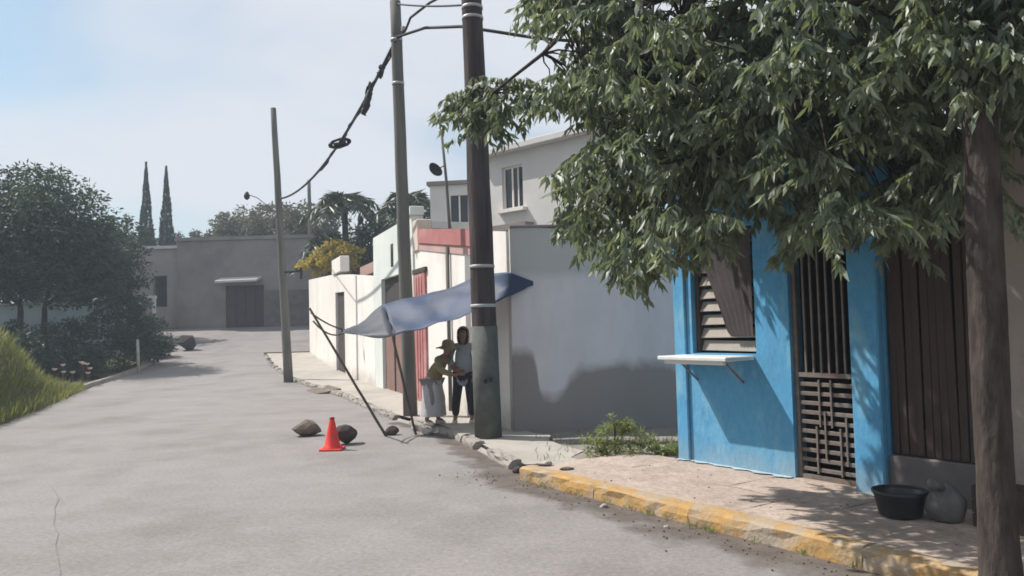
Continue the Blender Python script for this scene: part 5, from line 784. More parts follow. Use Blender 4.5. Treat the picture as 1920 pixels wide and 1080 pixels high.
# ================================================================== TARP SHELTER
tp = thing('tarp_canopy', 'blue-grey tarp stretched as a sunshade from the thick pole over two people', 'tarp', (-1.0, 12.2, 0.1))
def along(P, u):
    ks = [p[0] for p in P]; return Vector([float(np.interp(u, ks, [p[1][i] for p in P])) for i in range(3)])
near = [(0, (-1.73, 11.68, 1.50)), (0.35, (-1.05, 11.55, 1.63)), (0.72, (-0.28, 11.36, 1.93)), (1, (0.30, 11.50, 2.17))]
far_ = [(0, (-2.10, 12.95, 2.00)), (0.4, (-1.1, 12.75, 2.22)), (0.66, (-0.42, 12.2, 2.38)), (0.84, (-0.04, 11.42, 2.36)), (1, (0.31, 11.52, 2.21))]
mb = MB(); NU, NV = 30, 12; rr = random.Random(9)
for i in range(NU + 1):
    u = i / NU
    for j in range(NV + 1):
        v = j / NV; p = along(near, u).lerp(along(far_, u), v)
        wr = 0.010 * math.sin(u * 23 + v * 5) * (1 - 0.5 * v) + 0.02 * math.sin(v * 9 + u * 6)
        p.z += -0.045 * math.sin(math.pi * v) * (1 - u * 0.7) + 0.014 * (abs(math.sin(u * 14 + v * 3.1)) ** 3 - abs(math.sin(u * 9 - v * 5.3)) ** 3) + wr * (0.3 + math.sin(math.pi * min(1, u + 0.1))) + rr.uniform(-0.004, 0.004)
        mb.v.append(tuple(p))
for i in range(NU):
    for j in range(NV): q = i * (NV + 1) + j; mb.f.append((q, q + NV + 1, q + NV + 2, q + 1)); mb.m.append(0)
sheet = mb.build('sheet', M['tarp'], tp, True); sheet.modifiers.new('thick', 'SOLIDIFY').thickness = 0.006
mb = MB(); E_ = Vector((-2.62, 12.5, 1.60)); a0, d0 = Vector((-1.735, 11.68, 1.495)), Vector((-2.105, 12.95, 1.995))
for i in range(9):
    for j in range(9):
        t = i / 8; p = a0.lerp(d0, j / 8).lerp(E_ + Vector((0.02 * (j - 4), 0.04 * (j - 4), 0.006 * (j - 4))), t); p.z -= 0.05 * math.sin(math.pi * t) * (1 - 0.4 * j / 8) + 0.02 * math.sin(j * 1.9 + t * 7); mb.v.append(tuple(p))
for i in range(8):
    for j in range(8): q = i * 9 + j; mb.f.append((q, q + 9, q + 10, q + 1)); mb.m.append(0)
fl = mb.build('flap', mat('grey_tarp_flap', (0.045, 0.052, 0.07), (0.034, 0.04, 0.055), 3, 0.6, 0.25, 10, 0.35), tp, True); fl.modifiers.new('thick', 'SOLIDIFY').thickness = 0.006
def rod(name, label, a, b, r, m, cat, r2=None):
    mb = MB(); a, b = Vector(a), Vector(b); n = 8
    mb.tube([a.lerp(b, k / n) + Vector((random.uniform(-1, 1), random.uniform(-1, 1), random.uniform(-1, 1))) * r * 0.25 * (0 < k < n) for k in range(n + 1)], [r + ((r2 or r) - r) * k / n for k in range(n + 1)], 8)
    return tag(mb.build(name, m, None, True), label, cat)
rod('prop_stick', 'long wooden stick leaning outwards over the road to hold the tarp rope', (-1.93, 12.0, 0.0), (-2.97, 11.7, 1.93), 0.022, M['stick'], 'stick', 0.017)
rod('prop_stick', 'dark short stick holding up the low front edge of the tarp', (-1.50, 12.1, 0.0), (-1.76, 11.67, 1.50), 0.019, M['stick'], 'stick')
for k, (z0, z1, lab) in enumerate(((1.60, 1.86, 'upper rope from the tarp flap to the leaning stick'), (1.56, 1.74, 'lower slack rope from the tarp flap to the leaning stick'))):
    mb = MB(); mb.tube(catenary((-2.62, 12.5, z0), (-2.95 + 0.03 * k, 11.71, z1), 0.04 + 0.07 * k), 0.013, 6); tag(mb.build('tie_rope', M['rope'], None, True), lab, 'rope')
def rock(name, label, loc, r, m, seed, sq, cat='stone', rz=0, group=None):
    me = rock_mesh(name, r, m, seed, sq); zmin = min(v.co.z for v in me.vertices)
    o = bpy.data.objects.new(name, me); COL.objects.link(o); o.location = (loc[0], loc[1], loc[2] - zmin - 0.012); o.rotation_euler = (0, 0, rz); return tag(o, label, cat, group)
rock('anchor_stone', 'dark stone weighing down the foot of the leaning stick', (-1.86, 12.12, 0.0), 0.10, M['darkrock'], 21, (1.1, 0.9, 0.9))
rock('kerb_rubble', 'pale rubble lump at the kerb below the person in grey', (-1.32, 12.05, 0.0), 0.085, M['rockpale'], 22, (1.1, 1, 0.8))
rock('kerb_rubble', 'smaller pale rubble lump beside the slender pole foot', (-1.58, 12.6, 0.0), 0.06, M['rockpale'], 23, (1, 1, 0.9))

# traffic cone and rocks on the road
cn = thing('traffic_cone', 'orange-red traffic cone standing in front of two rocks on the road', 'cone', (-2.46, 10.8, 0))
mb = MB(); mb.abox(-2.61, -2.31, 10.65, 10.95, 0.0, 0.028); link('base', soft(mb.mesh('base', M['cone']), 0.008), cn)
mb = MB(); mb.lathe((-2.46, 10.8, 0.0), [(0.128, 0.0285), (0.125, 0.04), (0.105, 0.06), (0.075, 0.20), (0.045, 0.34), (0.03, 0.415), (0.026, 0.425), (0.012, 0.425), (0.012, 0.40)], 28); mb.build('body', M['cone'], cn, True)
mb = MB(); mb.lathe((-2.46, 10.8, 0.0), [(0.0335, 0.405), (0.034, 0.427), (0.027, 0.434), (0.0, 0.434)], 20); mb.build('tip', mat('dark_red_plastic', (0.28, 0.02, 0.02), None, 5, 0.5, 0), cn, True)
rock('road_rock', 'flat brown rock with a pale face on the road left of the traffic cone', (-3.2, 12.3, 0), 0.26, M['rock'], 37, (1.05, 0.75, 0.50), 'rock', 0.2)
rock('road_rock', 'dark brown rock on the road right behind the traffic cone', (-2.38, 11.3, 0), 0.21, M['darkrock'], 35, (1.05, 0.75, 0.72), 'rock', 0.8)
rock('gutter_stone', 'small dark stone in the gutter before the yellow kerb begins', (0.02, 8.75, 0), 0.06, M['darkrock'], 41, (1.2, 0.9, 0.7))
rock('gutter_stone', 'small white stone lying in the gutter midway along the yellow kerb', (0.75, 7.02, 0), 0.035, M['rockpale'], 42, (1.2, 0.9, 0.8))
rock('gutter_stone', 'tiny pale pebble in the gutter near the bottom edge', (1.15, 6.3, 0), 0.022, M['rockpale'], 43, (1.2, 0.9, 0.8))
rock('kerb_lump', 'broken concrete lump at the far end of the yellow kerb top', (0.28, 8.45, 0.13), 0.07, M['rockpale'], 44, (1.4, 0.9, 0.5))
rock('kerb_lump', 'dark broken lump on the yellow kerb beside the pale one', (0.50, 8.15, 0.13), 0.055, M['rock'], 45, (1.5, 0.8, 0.45))
for k, (x, y, r, lab) in enumerate(((1.72, 9.25, 0.11, 'pale broken block beside the blue house corner, nearest the bush'), (1.95, 9.55, 0.09, 'small pale broken block behind the blue house corner'), (1.62, 9.65, 0.07, 'pale rubble piece between the bush and the grey wall'))):
    rock('lot_rubble', lab, (x, y, 0.045), r, M['rockpale'], 50 + k, (1.3, 1, 0.7), 'rubble')
rock('roadside_boulder', 'dark brown boulder at the left roadside far up the street', (-15.3, 37.6, zg(37.6)), 0.58, M['darkrock'], 61, (0.85, 0.8, 0.75), 'boulder')
rock('roadside_boulder', 'lower dark boulder left of the bigger one up the street', (-16.3, 37.3, zg(37.3)), 0.42, M['darkrock'], 62, (1.3, 0.9, 0.6), 'boulder')
mb = MB(); r_ = [(kerb_x(20.2) + 0.02, 20.2), (kerb_x(21.6) + 0.02, 21.6)]
mb.v += [(r_[0][0] - 0.35, r_[0][1], 0.006), (r_[1][0] - 0.35, r_[1][1], 0.006), (r_[1][0] + 0.25, r_[1][1], 0.13), (r_[0][0] + 0.25, r_[0][1], 0.13), (r_[0][0] + 0.25, r_[0][1], 0.0), (r_[1][0] + 0.25, r_[1][1], 0.0)]
mb.f += [(0, 1, 2, 3), (0, 3, 4), (1, 5, 2), (2, 5, 4, 3)]; mb.m += [0] * 4
tag(mb.build('kerb_ramp', M['rock']), 'low brown ramp over the far kerb by the white houses', 'ramp')

# ================================================================== THINGS BY THE BOARD GATE
tb = thing('plastic_tub', 'round black plastic tub on the sidewalk before the board gate', 'tub', (2.80, 5.93, 0.135))
mb = MB(); mb.lathe((2.80, 5.93, 0.138), [(0.0, 0.0), (0.135, 0.0), (0.145, 0.01), (0.178, 0.155), (0.19, 0.165), (0.192, 0.178), (0.182, 0.182), (0.168, 0.165), (0.136, 0.025), (0.0, 0.02)], 32); mb.build('bowl', M['tub'], tb, True)
mb = MB(); mb.tube([(2.80 + 0.186 * math.cos(a), 5.93 + 0.186 * math.sin(a), 0.318) for a in [2 * math.pi * k / 32 for k in range(33)]], 0.008, 6); mb.build('rim', M['tub'], tb, True)
bgm = rock_mesh('bag', 0.17, M['bag'], 71, (0.8, 0.7, 0.95), 3, 0.35)
for v in bgm.vertices:
    if v.co.z > 0.06: k = (v.co.z - 0.06) * 2.6; v.co.x *= max(0.45, 1 - k); v.co.y *= max(0.45, 1 - k)
    v.co.z = max(v.co.z, -0.12)
bgm.polygons.foreach_set('use_smooth', [True] * len(bgm.polygons))
bag = thing('stuffed_bag', 'dull grey stuffed bag slumped right of the black tub', 'bag', (3.02, 5.72, 0.135))
o = link('sack', bgm, bag); o.location = (3.02, 5.72, 0.255); o.matrix_parent_inverse = PINV[bag.name]
mb = MB(); mb.tube([(3.0, 5.72, 0.36), (2.97, 5.70, 0.395), (2.91, 5.69, 0.40)], [0.035, 0.022, 0.045], 9); mb.build('knot', M['bag'], bag, True)
cr = thing('dark_crate', 'dark wooden crate against the board gate half behind the trunk', 'crate', (3.12, 5.48, 0.135))
CFm = Frame((3.02, 5.72), (0.55, -0.835))
for z in (0.14, 0.235, 0.33):
    for (o0, o1) in ((0.0, 0.012), (-0.262, -0.25)):
        mb = MB(); CFm.box(mb, 0.18, 0.58, o0 - 0.02, o1 - 0.02, z, z + 0.085); mb.build('slat', M['wood'], cr)
for a_ in (0.181, 0.56):
    for o_ in (-0.05, -0.268):
        mb = MB(); CFm.box(mb, a_ + 0.001, a_ + 0.019, o_ + 0.0015, o_ + 0.016, 0.138, 0.42); mb.build('corner_post', M['wood'], cr)
mb = MB(); CFm.box(mb, 0.182, 0.578, -0.249, -0.035, 0.136, 0.15); mb.build('bottom', M['wood'], cr)

# ================================================================== PEOPLE
def skin_mesh(name, verts, edges, radii, root, m, sub=2):
    me = bpy.data.meshes.new(name); me.from_pydata([tuple(v) for v in verts], edges, []); me.update()
    o = bpy.data.objects.new(name, me); COL.objects.link(o)
    sk = o.modifiers.new('skin', 'SKIN'); sk.use_smooth_shade = True; sk.branch_smoothing = 0.6
    if not me.skin_vertices: me.skin_vertices.new()
    for i, r in enumerate(radii):
        sv = me.skin_vertices[0].data[i]; sv.radius = (r, r) if isinstance(r, (int, float)) else r; sv.use_root = (i == root)
    o.modifiers.new('sub', 'SUBSURF').render_levels = sub; o.modifiers['sub'].levels = sub
    dg = bpy.context.evaluated_depsgraph_get(); out = bpy.data.meshes.new_from_object(o.evaluated_get(dg), depsgraph=dg)
    bpy.data.objects.remove(o); out.name = name; out.materials.clear(); out.materials.append(m)
    out.polygons.foreach_set('use_smooth', [True] * len(out.polygons)); return out
class Fig:
    def __init__(s): s.v = []; s.e = []; s.r = []
    def add(s, p, r, par=None):
        s.v.append(Vector(p)); s.r.append(r)
        if par is not None: s.e.append((par, len(s.v) - 1))
        return len(s.v) - 1
def person(label, base, rot, pose, mats):
    """pose: dict of joint -> local position (x right of the figure, y ahead is -y, z up)"""
    t = thing('person', label, 'person', base); R = Matrix.Translation(Vector(base)) @ Matrix.Rotation(rot, 4, 'Z')
    W = lambda p: R @ Vector(p); J = pose; f = Fig()
    pel = f.add(W(J['pelvis']), (0.125, 0.095)); ab_ = f.add(W(J['waist']), (0.115, 0.085), pel); ch = f.add(W(J['chest']), (0.14, 0.095), ab_)
    sh = f.add(W(J['collar']), (0.085, 0.065), ch); nk = f.add(W(J['neck']), 0.046, sh); h0 = f.add(W(J['jaw']), (0.062, 0.07), nk); h1 = f.add(W(J['skull']), (0.078, 0.088), h0); f.add(W(J['crown']), 0.05, h1)
    for s in 'LR':
        a = f.add(W(J['sh' + s]), 0.048, sh); e = f.add(W(J['el' + s]), 0.037, a); w = f.add(W(J['wr' + s]), 0.025, e); hd_ = f.add(W(J['ha' + s]), (0.034, 0.018), w)
        d = (Vector(J['ha' + s]) - Vector(J['wr' + s])).normalized(); sd_ = d.cross(Vector((0, 1, 0.2))).normalized(); cu = Vector((0, -1, 0)) * 0.35
        for k, (off, ln) in enumerate(((-0.024, 0.062), (-0.008, 0.072), (0.008, 0.068), (0.023, 0.052))):
            q0 = Vector(J['ha' + s]) + d * 0.035 + sd_ * off; q1 = q0 + d * ln * 0.55 + cu * 0.01; q2 = q1 + (d + cu).normalized() * ln * 0.5
            i0 = f.add(W(q0), 0.0095, hd_); i1 = f.add(W(q1), 0.0085, i0); f.add(W(q2), 0.007, i1)
        tb_ = Vector(J['wr' + s]) + d * 0.03 + sd_ * (-0.035); i0 = f.add(W(tb_), 0.011, hd_); f.add(W(tb_ + d * 0.035 + sd_ * (-0.02)), 0.009, i0)
        hp = f.add(W(J['hp' + s]), 0.088, pel); kn = f.add(W(J['kn' + s]), 0.056, hp); an = f.add(W(J['an' + s]), 0.036, kn); f.add(W(Vector(J['an' + s]) + Vector((0, -0.12, -0.045))), (0.034, 0.026), an)
    body = link('body', skin_mesh('body', f.v, f.e, f.r, 0, M['skin']), t)
    # shirt
    g_ = Fig(); p0 = g_.add(W(Vector(J['pelvis']) - Vector((0, 0, mats.get('hem', 0.05)))), (0.175, 0.135)); p1_ = g_.add(W(J['waist']), (0.152, 0.115), p0); p2_ = g_.add(W(J['chest']), (0.172, 0.12), p1_); p3_ = g_.add(W(J['collar']), (0.098, 0.078), p2_)
    for s in 'LR':
        a = g_.add(W(J['sh' + s]), 0.064, p3_); e_ = Vector(J['sh' + s]).lerp(Vector(J['el' + s]), 0.85); e = g_.add(W(e_), 0.055, a)
        if mats.get('long'): g_.add(W(Vector(J['el' + s]).lerp(Vector(J['wr' + s]), 0.9)), 0.043, e)
    link('shirt', skin_mesh('shirt', g_.v, g_.e, g_.r, 0, mats['shirt']), t)
    g_ = Fig(); p0 = g_.add(W(Vector(J['pelvis']) + Vector((0, 0, 0.02))), (0.142, 0.112))
    for s in 'LR':
        hp = g_.add(W(J['hp' + s]), 0.102, p0); kn = g_.add(W(J['kn' + s]), 0.075, hp); g_.add(W(Vector(J['an' + s]) + Vector((0, 0, 0.03))), 0.06, kn)
    link('trousers', skin_mesh('trousers', g_.v, g_.e, g_.r, 0, mats['legs']), t)
    if mats.get('skirt'):
        mb = MB(); n_ = 24; ring = []
        for (c_, rx, ry) in ((Vector(J['waist']) - Vector((0, 0, 0.04)), 0.125, 0.10), (Vector(J['pelvis']), 0.165, 0.14), (Vector((0, 0, 0.42)), 0.19, 0.165), (Vector((0, 0.01, 0.14)), 0.215, 0.19)):
            for k in range(n_):
                a = 2 * math.pi * k / n_; fl2 = 1 + 0.07 * math.sin(a * 6 + c_.z * 3) * (1 - c_.z); mb.v.append(tuple(W(c_ + Vector((rx * fl2 * math.cos(a), ry * fl2 * math.sin(a), 0)))))
        for i in range(3):
            for k in range(n_): a0_ = i * n_ + k; a1_ = i * n_ + (k + 1) % n_; mb.f.append((a0_, a1_, a1_ + n_, a0_ + n_)); mb.m.append(0)
        mb.build('skirt', mats['skirt'], t, True)
    for s in 'LR':
        g_ = Fig(); a = Vector(J['an' + s]); i0 = g_.add(W(a + Vector((0, 0.035, -0.045))), 0.036); i1 = g_.add(W(a + Vector((0, -0.05, -0.05))), 0.042, i0); g_.add(W(a + Vector((0, -0.15, -0.058))), 0.032, i1)
        link('shoe', skin_mesh('shoe', g_.v, g_.e, g_.r, 0, mats['shoe']), t)
    # face: nose, eyes, mouth, ears, in the head's own axes
    up_ = (Vector(J['crown']) - Vector(J['jaw'])).normalized(); fwd_ = Vector(J.get('face', (0, -1, 0))).normalized(); fwd_ = (fwd_ - up_ * fwd_.dot(up_)).normalized(); sd_ = up_.cross(fwd_); c = Vector(J['jaw']).lerp(Vector(J['skull']), 0.62)
    hm = [('nose', [(c + fwd_ * 0.072 + up_ * 0.02, 0.008), (c + fwd_ * 0.095 - up_ * 0.018, 0.013)], M['skin']), ('mouth', [(c + fwd_ * 0.072 - up_ * 0.045 - sd_ * 0.02, 0.005), (c + fwd_ * 0.079 - up_ * 0.045, 0.008), (c + fwd_ * 0.072 - up_ * 0.045 + sd_ * 0.02, 0.005)], M['mouth'])]
    for q in (-1, 1):
        hm.append(('eye', [(c + fwd_ * 0.07 + up_ * 0.022 + sd_ * (q * 0.022), 0.008), (c + fwd_ * 0.07 + up_ * 0.022 + sd_ * (q * 0.04), 0.008)], M['hair']))
        hm.append(('ear', [(c + sd_ * (q * 0.078) + up_ * 0.02, 0.016), (c + sd_ * (q * 0.08) - up_ * 0.02, 0.012)], M['skin']))
    for nm, ch_, mm in hm:
        mb = MB(); mb.tube([W(p) for p, _ in ch_], [r for _, r in ch_], 8); mb.build(nm, mm, body, True)
    if mats.get('hat'):
        mb = MB(); hc = Vector(J['skull']).lerp(Vector(J['crown']), 0.25); prof = [(0.19, -0.035), (0.195, -0.03), (0.10, 0.005), (0.097, 0.05), (0.085, 0.09), (0.04, 0.11), (0.0, 0.112)]
        q = Vector((0, 0, 1)).rotation_difference(up_); n_ = 20
        for r_, z_ in prof:
            for k in range(n_): a = 2 * math.pi * k / n_; mb.v.append(tuple(W(hc + q @ Vector((r_ * math.cos(a), r_ * math.sin(a), z_ + 0.012 * math.sin(3 * a) * (r_ > 0.15))))))
        for i in range(len(prof) - 1):
            for k in range(n_): a0_ = i * n_ + k; a1_ = i * n_ + (k + 1) % n_; mb.f.append((a0_, a1_, a1_ + n_, a0_ + n_)); mb.m.append(0)
        mb.build('hat', mats['hat'], t, True)
    else:
        bm = bmesh.new(); bmesh.ops.create_icosphere(bm, subdivisions=3, radius=1); hc = Vector(J['skull']) - fwd_ * 0.012 + up_ * 0.004
        for v in bm.verts:                      # a cap of hair open at the face, falling to the shoulders behind and beside it
            a, b_, c2 = v.co.x, v.co.y, v.co.z
            drop = -0.22 * max(0, -c2) ** 0.7; v.co = W(hc + sd_ * (a * (0.098 + 0.02 * max(0, -c2))) - fwd_ * (b_ * 0.102 + 0.012 * max(0, -c2)) + up_ * (c2 * 0.105 if c2 > 0 else drop))
            v.tag = (b_ < -0.42 and c2 < 0.52)
        bmesh.ops.delete(bm, geom=[f_ for f_ in bm.faces if all(v.tag for v in f_.verts)], context='FACES')
        me = bpy.data.meshes.new('hair'); bm.to_mesh(me); bm.free(); me.materials.append(M['hair']); me.polygons.foreach_set('use_smooth', [True] * len(me.polygons)); link('hair', me, t)
    return t
P_B = dict(pelvis=(0, 0, 0.80), waist=(0, 0, 0.95), chest=(0, 0, 1.10), collar=(0, 0.01, 1.22), neck=(0, 0.0, 1.28), jaw=(0.0, -0.015, 1.345), skull=(0, 0, 1.42), crown=(0, 0.005, 1.475),
           shL=(0.165, 0.0, 1.205), elL=(0.225, 0.03, 0.97), wrL=(0.20, -0.10, 0.80), haL=(0.19, -0.135, 0.735), shR=(-0.165, 0.0, 1.205), elR=(-0.24, 0.02, 0.985), wrR=(-0.14, -0.16, 0.90), haR=(-0.085, -0.20, 0.88),
           hpL=(0.085, 0, 0.74), knL=(0.10, -0.02, 0.42), anL=(0.115, 0.02, 0.085), hpR=(-0.085, 0, 0.74), knR=(-0.115, -0.03, 0.42), anR=(-0.15, 0.0, 0.085))
person('person with dark hair in a grey-blue top standing behind the thick pole under the tarp', (-0.79, 12.6, 0.085), math.radians(-8), P_B, dict(shirt=M['shirt'], legs=M['trouser'], shoe=M['shoe'], long=True, hem=0.24))
P_A = dict(pelvis=(0, 0.02, 0.70), waist=(0, -0.05, 0.83), chest=(0, -0.14, 0.95), collar=(0, -0.20, 1.04), neck=(0, -0.235, 1.085), jaw=(0.0, -0.275, 1.125), skull=(0, -0.29, 1.20), crown=(0, -0.285, 1.255), face=(0, -1, -0.5),
           shL=(0.155, -0.185, 1.02), elL=(0.20, -0.30, 0.83), wrL=(0.10, -0.46, 0.80), haL=(0.05, -0.51, 0.81), shR=(-0.155, -0.185, 1.02), elR=(-0.20, -0.28, 0.83), wrR=(-0.12, -0.45, 0.78), haR=(-0.07, -0.51, 0.79),
           hpL=(0.085, 0.02, 0.65), knL=(0.11, -0.08, 0.37), anL=(0.13, 0.02, 0.085), hpR=(-0.085, 0.02, 0.65), knR=(-0.11, -0.06, 0.37), anR=(-0.14, 0.05, 0.085))
person('stooping person in pale grey skirt, olive top and hat by the slender pole', (-1.27, 12.55, 0.085), math.radians(62), P_A, dict(shirt=M['olive'], legs=M['greycloth'], shoe=M['shoe'], hat=M['olive'], skirt=M['palecloth'], long=True, hem=0.09))

# ================================================================== TREES AND PLANTS
def limb(mb, a, b, r0, r1, n=7, wob=0.06, segs=6):
    a, b = Vector(a), Vector(b); ln = (b - a).length; pts = []
    for k in range(segs + 1):
        t = k / segs; p = a.lerp(b, t) + Vector((0, 0, ln * 0.10 * math.sin(math.pi * t)))
        if 0 < k < segs: p += Vector((random.uniform(-1, 1), random.uniform(-1, 1), random.uniform(-1, 1))) * wob * ln * 0.35
        pts.append(p)
    mb.tube(pts, [r0 + (r1 - r0) * (k / segs) for k in range(segs + 1)], n); return pts

# ---- the street tree on the right
tr = thing('street_tree', 'large leafy street tree with drooping glossy leaves overhanging the blue house', 'tree', (2.42, 4.12, 0.1))
mb = MB(); tp_ = [(2.44, 4.12, 0.05), (2.44, 4.12, 0.3), (2.445, 4.13, 0.8), (2.45, 4.14, 1.4), (2.47, 4.16, 2.0), (2.50, 4.18, 2.8), (2.50, 4.21, 3.5), (2.49, 4.28, 3.9), (2.48, 4.36, 4.3)]
tk_ = [np.interp(z, [p[2] for p in tp_], [p[k] for p in tp_]) for z in np.linspace(0.05, 4.3, 60) for k in (0, 1)]
zs_ = np.linspace(0.05, 4.3, 60); rad_ = np.interp(zs_, [p[2] for p in tp_], [0.14, 0.098, 0.088, 0.084, 0.082, 0.08, 0.078, 0.07, 0.052])
mb.tube([(tk_[2 * k], tk_[2 * k + 1], z) for k, z in enumerate(zs_)], list(rad_), 24)
for i, v in enumerate(mb.v[:60 * 24]):          # ridged, knotty bark
    k, j = divmod(i, 24); c = Vector((tk_[2 * k], tk_[2 * k + 1], zs_[k])); a = 2 * math.pi * j / 24
    f_ = 1 + 0.05 * math.sin(a * 7 + 1.3 * math.sin(zs_[k] * 3)) + 0.05 * math.sin(a * 2 + zs_[k] * 2.3) + random.uniform(-0.025, 0.025) + 0.10 * math.exp(-((zs_[k] - 1.75) / 0.06) ** 2 - ((a - 4.0) / 0.5) ** 2)
    mb.v[i] = tuple(c + (Vector(v) - c) * f_)
trunk = mb.build('trunk', M['bark'], tr, True)
cl = np.array(CLUMPS); forks = [Vector(tp_[6]), Vector(tp_[7]), Vector(tp_[8])]
limbs = []
for k, e in enumerate([(-0.15, 7.35, 3.75), (0.4, 6.6, 4.6), (1.1, 6.9, 3.2), (1.5, 6.2, 2.9), (2.0, 6.0, 4.2), (2.6, 6.4, 3.3), (3.4, 5.6, 4.6), (4.3, 4.9, 4.2), (2.2, 4.8, 5.4), (0.9, 6.1, 5.4), (3.4, 4.2, 4.0), (0.9, 8.0, 3.6)]):
    mb = MB(); pts = limb(mb, forks[k % 3], e, 0.045, 0.012); limbs += pts; mb.build('limb', M['bark'], tr, True)
LA = np.array([tuple(p) for p in limbs]); tw_ = MB(); C_ = []; D_ = []; T_ = []; Ln = []
for c in cl:
    i = int(np.argmin(((LA - c) ** 2).sum(1) + 0.3 * np.maximum(0, LA[:, 2] - c[2]))); limb(tw_, LA[i], c, 0.011, 0.004, 4, 0.12, 4)
    ntw = 5; tone0 = random.uniform(0.1, 0.9)
    for q in range(ntw):                        # each clump: a few drooping twigs ringed with long leaves
        th = random.uniform(0, 2 * math.pi); d = Vector((math.cos(th), math.sin(th), random.uniform(-0.7, 0.35))).normalized(); ln = random.uniform(0.18, 0.42)
        o_ = Vector(c) + Vector((random.uniform(-1, 1), random.uniform(-1, 1), random.uniform(-1, 1))) * 0.10
        for j in range(27):
            t = random.uniform(0.1, 1); p = o_ + d * (ln * t) - Vector((0, 0, 0.10 * t * t))
            a = random.uniform(0, 6.283); w = Vector((math.cos(a), math.sin(a), 0))
            C_.append(tuple(p)); D_.append(tuple(w * 0.62 + d * 0.35 + Vector((0, 0, -random.uniform(0.45, 1.5))))); T_.append(min(1, max(0, tone0 + random.uniform(-0.3, 0.3)))); Ln.append(1)
tw_.build('twigs', M['bark'], tr, True)['kind'] = 'stuff'
lf = link('crown', leaf_mesh('crown', C_, D_, 0.112, 0.036, M['leaf'], 0.3, T_), tr); lf['kind'] = 'stuff'

# ---- trees further off
def tree(label, base, trunks, clumps, nleaf, ls, lw, m, name='tree', cat='tree', group=None, bark='bark'):
    t = thing(name, label, cat, base, group); b = Vector(base); tm = MB(); allp = []
    tot = sum(r[0] * r[1] * r[2] for _, r in clumps) ** 1.0
    for (x, y, r, h) in trunks:
        e = b + Vector((x * 0.9, y * 0.9, h)); mb = MB(); pts = limb(mb, b + Vector((x, y, -0.1)), e, r, r * 0.55, 8, 0.04); mb.build('trunk', M[bark], t, True); allp.append(pts[-1]); allp.append(pts[-2])
    C_, D_, T_ = [], [], []; bm_ = MB()
    for (c, r) in clumps:
        c = b + Vector(c); src = min(allp, key=lambda p: (p - c).length) if allp else b
        if trunks: limb(bm_, src, c, trunks[0][2] * 0.4, 0.02, 5, 0.1)
        n = max(40, int(nleaf * (r[0] * r[1] * r[2]) / tot)); sub = max(5, n // 45)
        cc = ball(sub) * np.array(r) + np.array(tuple(c))
        for s in cc:                           # sub-clumps leave gaps and an uneven outline
            k = n // sub; tone0 = random.uniform(0.05, 0.95); rad = 0.30 * (r[0] * r[1] * r[2]) ** (1 / 3) * random.uniform(0.5, 1.1)
            q = ball(k) * rad * np.array([1.1, 1.1, 0.75]) + s
            C_.append(q); D_.append(rng.normal(size=(k, 3)) * np.array([1, 1, 0.7]) + (q - s) * 1.2 / rad + np.array([0, 0, -0.15])); T_.append(np.clip(tone0 + rng.uniform(-0.3, 0.3, k), 0, 1))
    if bm_.v: o = bm_.build('branches', M[bark], t, True); o['kind'] = 'stuff'
    o = link('crown', leaf_mesh('crown', np.concatenate(C_), np.concatenate(D_), ls, lw, m, 0.3, np.concatenate(T_)), t); o['kind'] = 'stuff'
    return t
g31 = zg(31)
tree('big dark feathery tree with two trunks at the left edge', (-18.6, 31, g31), [(-0.55, 0, 0.17, 2.6), (0.45, 0.1, 0.16, 2.5)],
     [((-0.2, 0, 4.35), (3.9, 2.4, 1.75)), ((0.3, 0, 5.9), (2.6, 2.2, 1.8)), ((-2.6, 0.3, 5.6), (2.2, 2.0, 1.9)), ((2.3, 0, 3.5), (1.8, 1.8, 1.4)), ((-0.3, 0.2, 7.3), (1.5, 1.2, 0.9)), ((1.6, -0.2, 5.0), (1.5, 1.5, 1.2)), ((-5, 0, 4.7), (2.6, 2.2, 2.1))], 48000, 0.22, 0.085, M['leaffar'])
tree('dark tree standing behind the pale blue wall', (-25.5, 40.5, zg(40.5)), [(0, 0, 0.16, 1.8)], [((0, 0, 3.2), (3.4, 1.8, 2.2)), ((3.6, 0, 2.8), (2.4, 1.6, 1.9))], 9000, 0.26, 0.11, M['leaffar'])
tree('rounder green tree between the big dark tree and the two cypresses', (-22.5, 42, zg(42)), [(0, 0, 0.18, 2.6)], [((0.6, 0, 4.4), (2.6, 2.0, 2.0)), ((-1.6, 0, 5.0), (2.0, 1.8, 1.7)), ((2.2, 0, 5.4), (1.2, 1.2, 1.1))], 9000, 0.26, 0.11, M['leaffar'])
for k, (x, y, rx, ry, h, lab) in enumerate(((-14.85, 30.6, 1.25, 1.0, 3.1, 'tall dark shrub by the pale post at the left roadside'), (-16.9, 30.0, 1.7, 1.0, 2.15, 'broad dark shrub under the big tree'), (-19.6, 29.2, 2.0, 1.2, 2.2, 'dark shrub left of the tree trunks above the grass bank'), (-15.4, 32.8, 1.4, 1.1, 2.0, 'dark shrub behind the tall roadside shrub'), (-17.3, 27.6, 1.5, 0.9, 1.7, 'low dark shrub directly behind the grass bank'), (-15.3, 28.2, 1.0, 0.7, 1.15, 'low dark shrub with pale flowers in front'), (-15.9, 35.2, 1.0, 0.8, 1.0, 'small dark shrub near the far boulders'))):
    tree(lab, (x, y, zg(y) - 0.05), [(0, 0, 0.04, h * 0.4)], [((0, 0, h * 0.5), (rx, ry, h * 0.5)), ((0.3 * rx, 0, h * 0.8), (rx * 0.55, ry * 0.6, h * 0.24))], 5200, 0.15, 0.06, M['leaffar'], 'shrub', 'shrub', 'dark shrubs along the left roadside')
